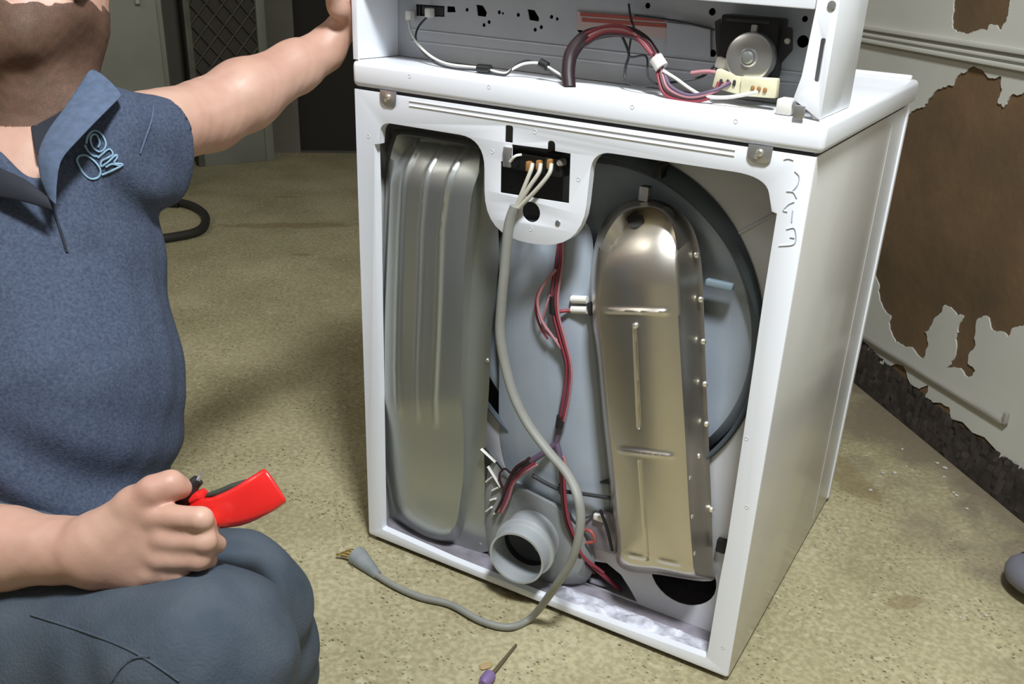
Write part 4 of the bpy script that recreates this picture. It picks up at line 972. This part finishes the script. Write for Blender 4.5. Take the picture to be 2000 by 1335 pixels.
leaf('collar_shade', [[(172, 150, 0, 1.14), (110, 205, 0, 1.12), (55, 222, 0, 1.11)], [(168, 205, 0, 1.12), (120, 250, 0, 1.10), (62, 262, 0, 1.095)], [(140, 250, 0, 1.10), (105, 290, 0, 1.085), (72, 305, 0, 1.08)]], 'cin')  # near-black patch painting the shade inside the open collar
# trousers ---------------------------------------------------------------
tr = SDF()
tr.cap(pelv, pelv-ctr*.05, .165, .165, .04)
tr.chain([hipL, hipL+(knL-hipL)*.5, knL], [.115, .100, .086], .035); tr.chain([hipR, hipR+(knR-hipR)*.5, knR], [.125, .112, .098], .035)
tr.chain([knL, knL+(anL-knL)*.4, anL], [.084, .082, .066], .03); tr.chain([knR, knR+(anR-knR)*.4, anR], [.092, .082, .066], .03)
tr.cap(pelv, hipL, .15, .12, .05).cap(pelv, hipR, .15, .12, .05)
def tr_fn(p, d):
    f = .0035*hash_noise(p, 24, 7)+.002*hash_noise(p, 60, 3)
    for kn_, dr_ in ((knL, anL-knL), (knR, anR-knR)):
        w = np.clip(1-np.linalg.norm(p-kn_-dr_*.15, axis=1)/.17, 0, 1); dn = dr_/np.linalg.norm(dr_); f = f+w*.006*np.sin(((p-kn_)@dn)*85+1.2*np.sin((p-kn_)@R_*30))
    # seam along the thigh
    d = d-f
    return np.maximum(d, FL+.035-p[:, 2])
ap = np.array([q[1] for q in tr.pr]+[q[2] for q in tr.pr]); 
# keep the forearm clear
trousers = obj('trousers', nets(tr, ap.min(0)-.24, ap.max(0)+.2, .0045, 0, tr_fn), 'jeans', person)
def hitj(x, y): return hit(x, y, tr, tr_fn, .6, 1.4, .0006)
def jstroke(pts, r):
    c = cr([np.array([x, y, 0.]) for x, y in pts], 5); v, f = tube_data([hitj(q[0], q[1]) for q in c], r, 6, 1); return obj('seam', mesh_of(v, f), 'jeans', trousers, sharp=60)
jstroke([(60, 1200), (150, 1228), (240, 1262), (300, 1295), (350, 1330)], .0012)
jstroke([(215, 1334), (235, 1305), (262, 1285), (292, 1282)], .0013)
for an_, dv in ((anL, np.array([.75, -.45, 0])), (anR, np.array([.7, -.55, 0]))):
    dv = dv/np.linalg.norm(dv); s_ = SDF(); b0 = np.array([an_[0], an_[1], FL])
    s_.cap(b0+wu*.060-dv*.02, b0+wu*.075, .044, .046, .02); s_.cap(b0+wu*.040-dv*.055, b0+wu*.040+dv*.12, .036, .037, .03); s_.cap(b0+wu*.032+dv*.12, b0+wu*.028+dv*.165, .036, .028, .02)
    obj('shoe', nets(s_, b0-.25, b0+.25, .005, 0, lambda p, d: np.maximum(d, FL+.001-p[:, 2])), 'shoe', person)
# ---- red tool held in the right fist
tool = thing('hand_tool', tuple(Q(440, 985, .97)), 'curved red plastic handled cutting tool held in the fist over the knee', 'tool')
tt = .985
ctr_l = [(352, 1022), (385, 1000), (425, 998), (470, 985), (510, 965), (541, 945)]; wid = [16, 24, 31, 37, 41, 40]
V = []; Fc = []; c = cr([np.array([x, y, w]) for (x, y), w in zip(ctr_l, wid)], 8); N = len(c)
prof = [(-1, 0), (-.96, .7), (-.75, 1), (0, 1.12), (.75, 1), (.96, .7), (1, 0), (.96, -.7), (.75, -1), (0, -1), (-.75, -1), (-.96, -.7)]
for i, q in enumerate(c):
    a = c[max(0, i-1)][:2]; b = c[min(N-1, i+1)][:2]; t_ = (b-a)/np.linalg.norm(b-a); nn_ = np.array([-t_[1], t_[0]])
    e = 1 if i < N-1 else .86
    for u, v in prof:
        x, y = q[:2]+nn_*u*q[2]*e; V.append(Q(x, y, tt-.02*math.sin(i/N*2.2)-v*.009*e))
m_ = len(prof)
for i in range(N-1):
    for k in range(m_): Fc.append((i*m_+k, i*m_+(k+1) % m_, (i+1)*m_+(k+1) % m_, (i+1)*m_+k))
Fc.append(tuple(range(m_))[::-1]); Fc.append(tuple((N-1)*m_+k for k in range(m_)))
me = mesh_of(V, Fc); bm = bmesh.new(); bm.from_mesh(me); bmesh.ops.recalc_face_normals(bm, faces=bm.faces)
hn = bmesh_obj(bm, 'handle', 'redp', tool, 60, label='red plastic curved handle'); md = hn.modifiers.new('s', 'SUBSURF'); md.levels = 1; md.render_levels = 2
def tb_(pts, off=-.0): 
    r = []
    for i, (x, y) in enumerate(pts): r.append(Q(x, y, tt-.012+off))
    return r
tube('grip_edge', tb_([(396, 968), (425, 962), (455, 950), (482, 938)]), [.002, .004, .0042, .002], 'drk', tool, 8)
tube('grip_edge', tb_([(430, 1028), (470, 1020), (505, 1006), (535, 988), (547, 975)], .004), [.002, .0032, .0035, .003, .002], mat('dark_red_plastic', (.35, .012, .01), .4), tool, 8)
tube('jaw', tb_([(345, 985), (362, 968), (378, 946), (388, 936)]), [.0085, .0095, .0068, .006], 'black', tool, 10)
tube('jaw', tb_([(352, 962), (350, 975), (346, 990)], .004), [.003, .005, .006], 'black', tool, 8)
tube('bit', tb_([(386, 938), (392, 928), (397, 917)]), [.003, .0016, .001], 'zinc', tool, 8)
tube('pivot_arm', tb_([(372, 975), (390, 968), (402, 958)]), [.006, .0065, .004], 'redp', tool, 10)
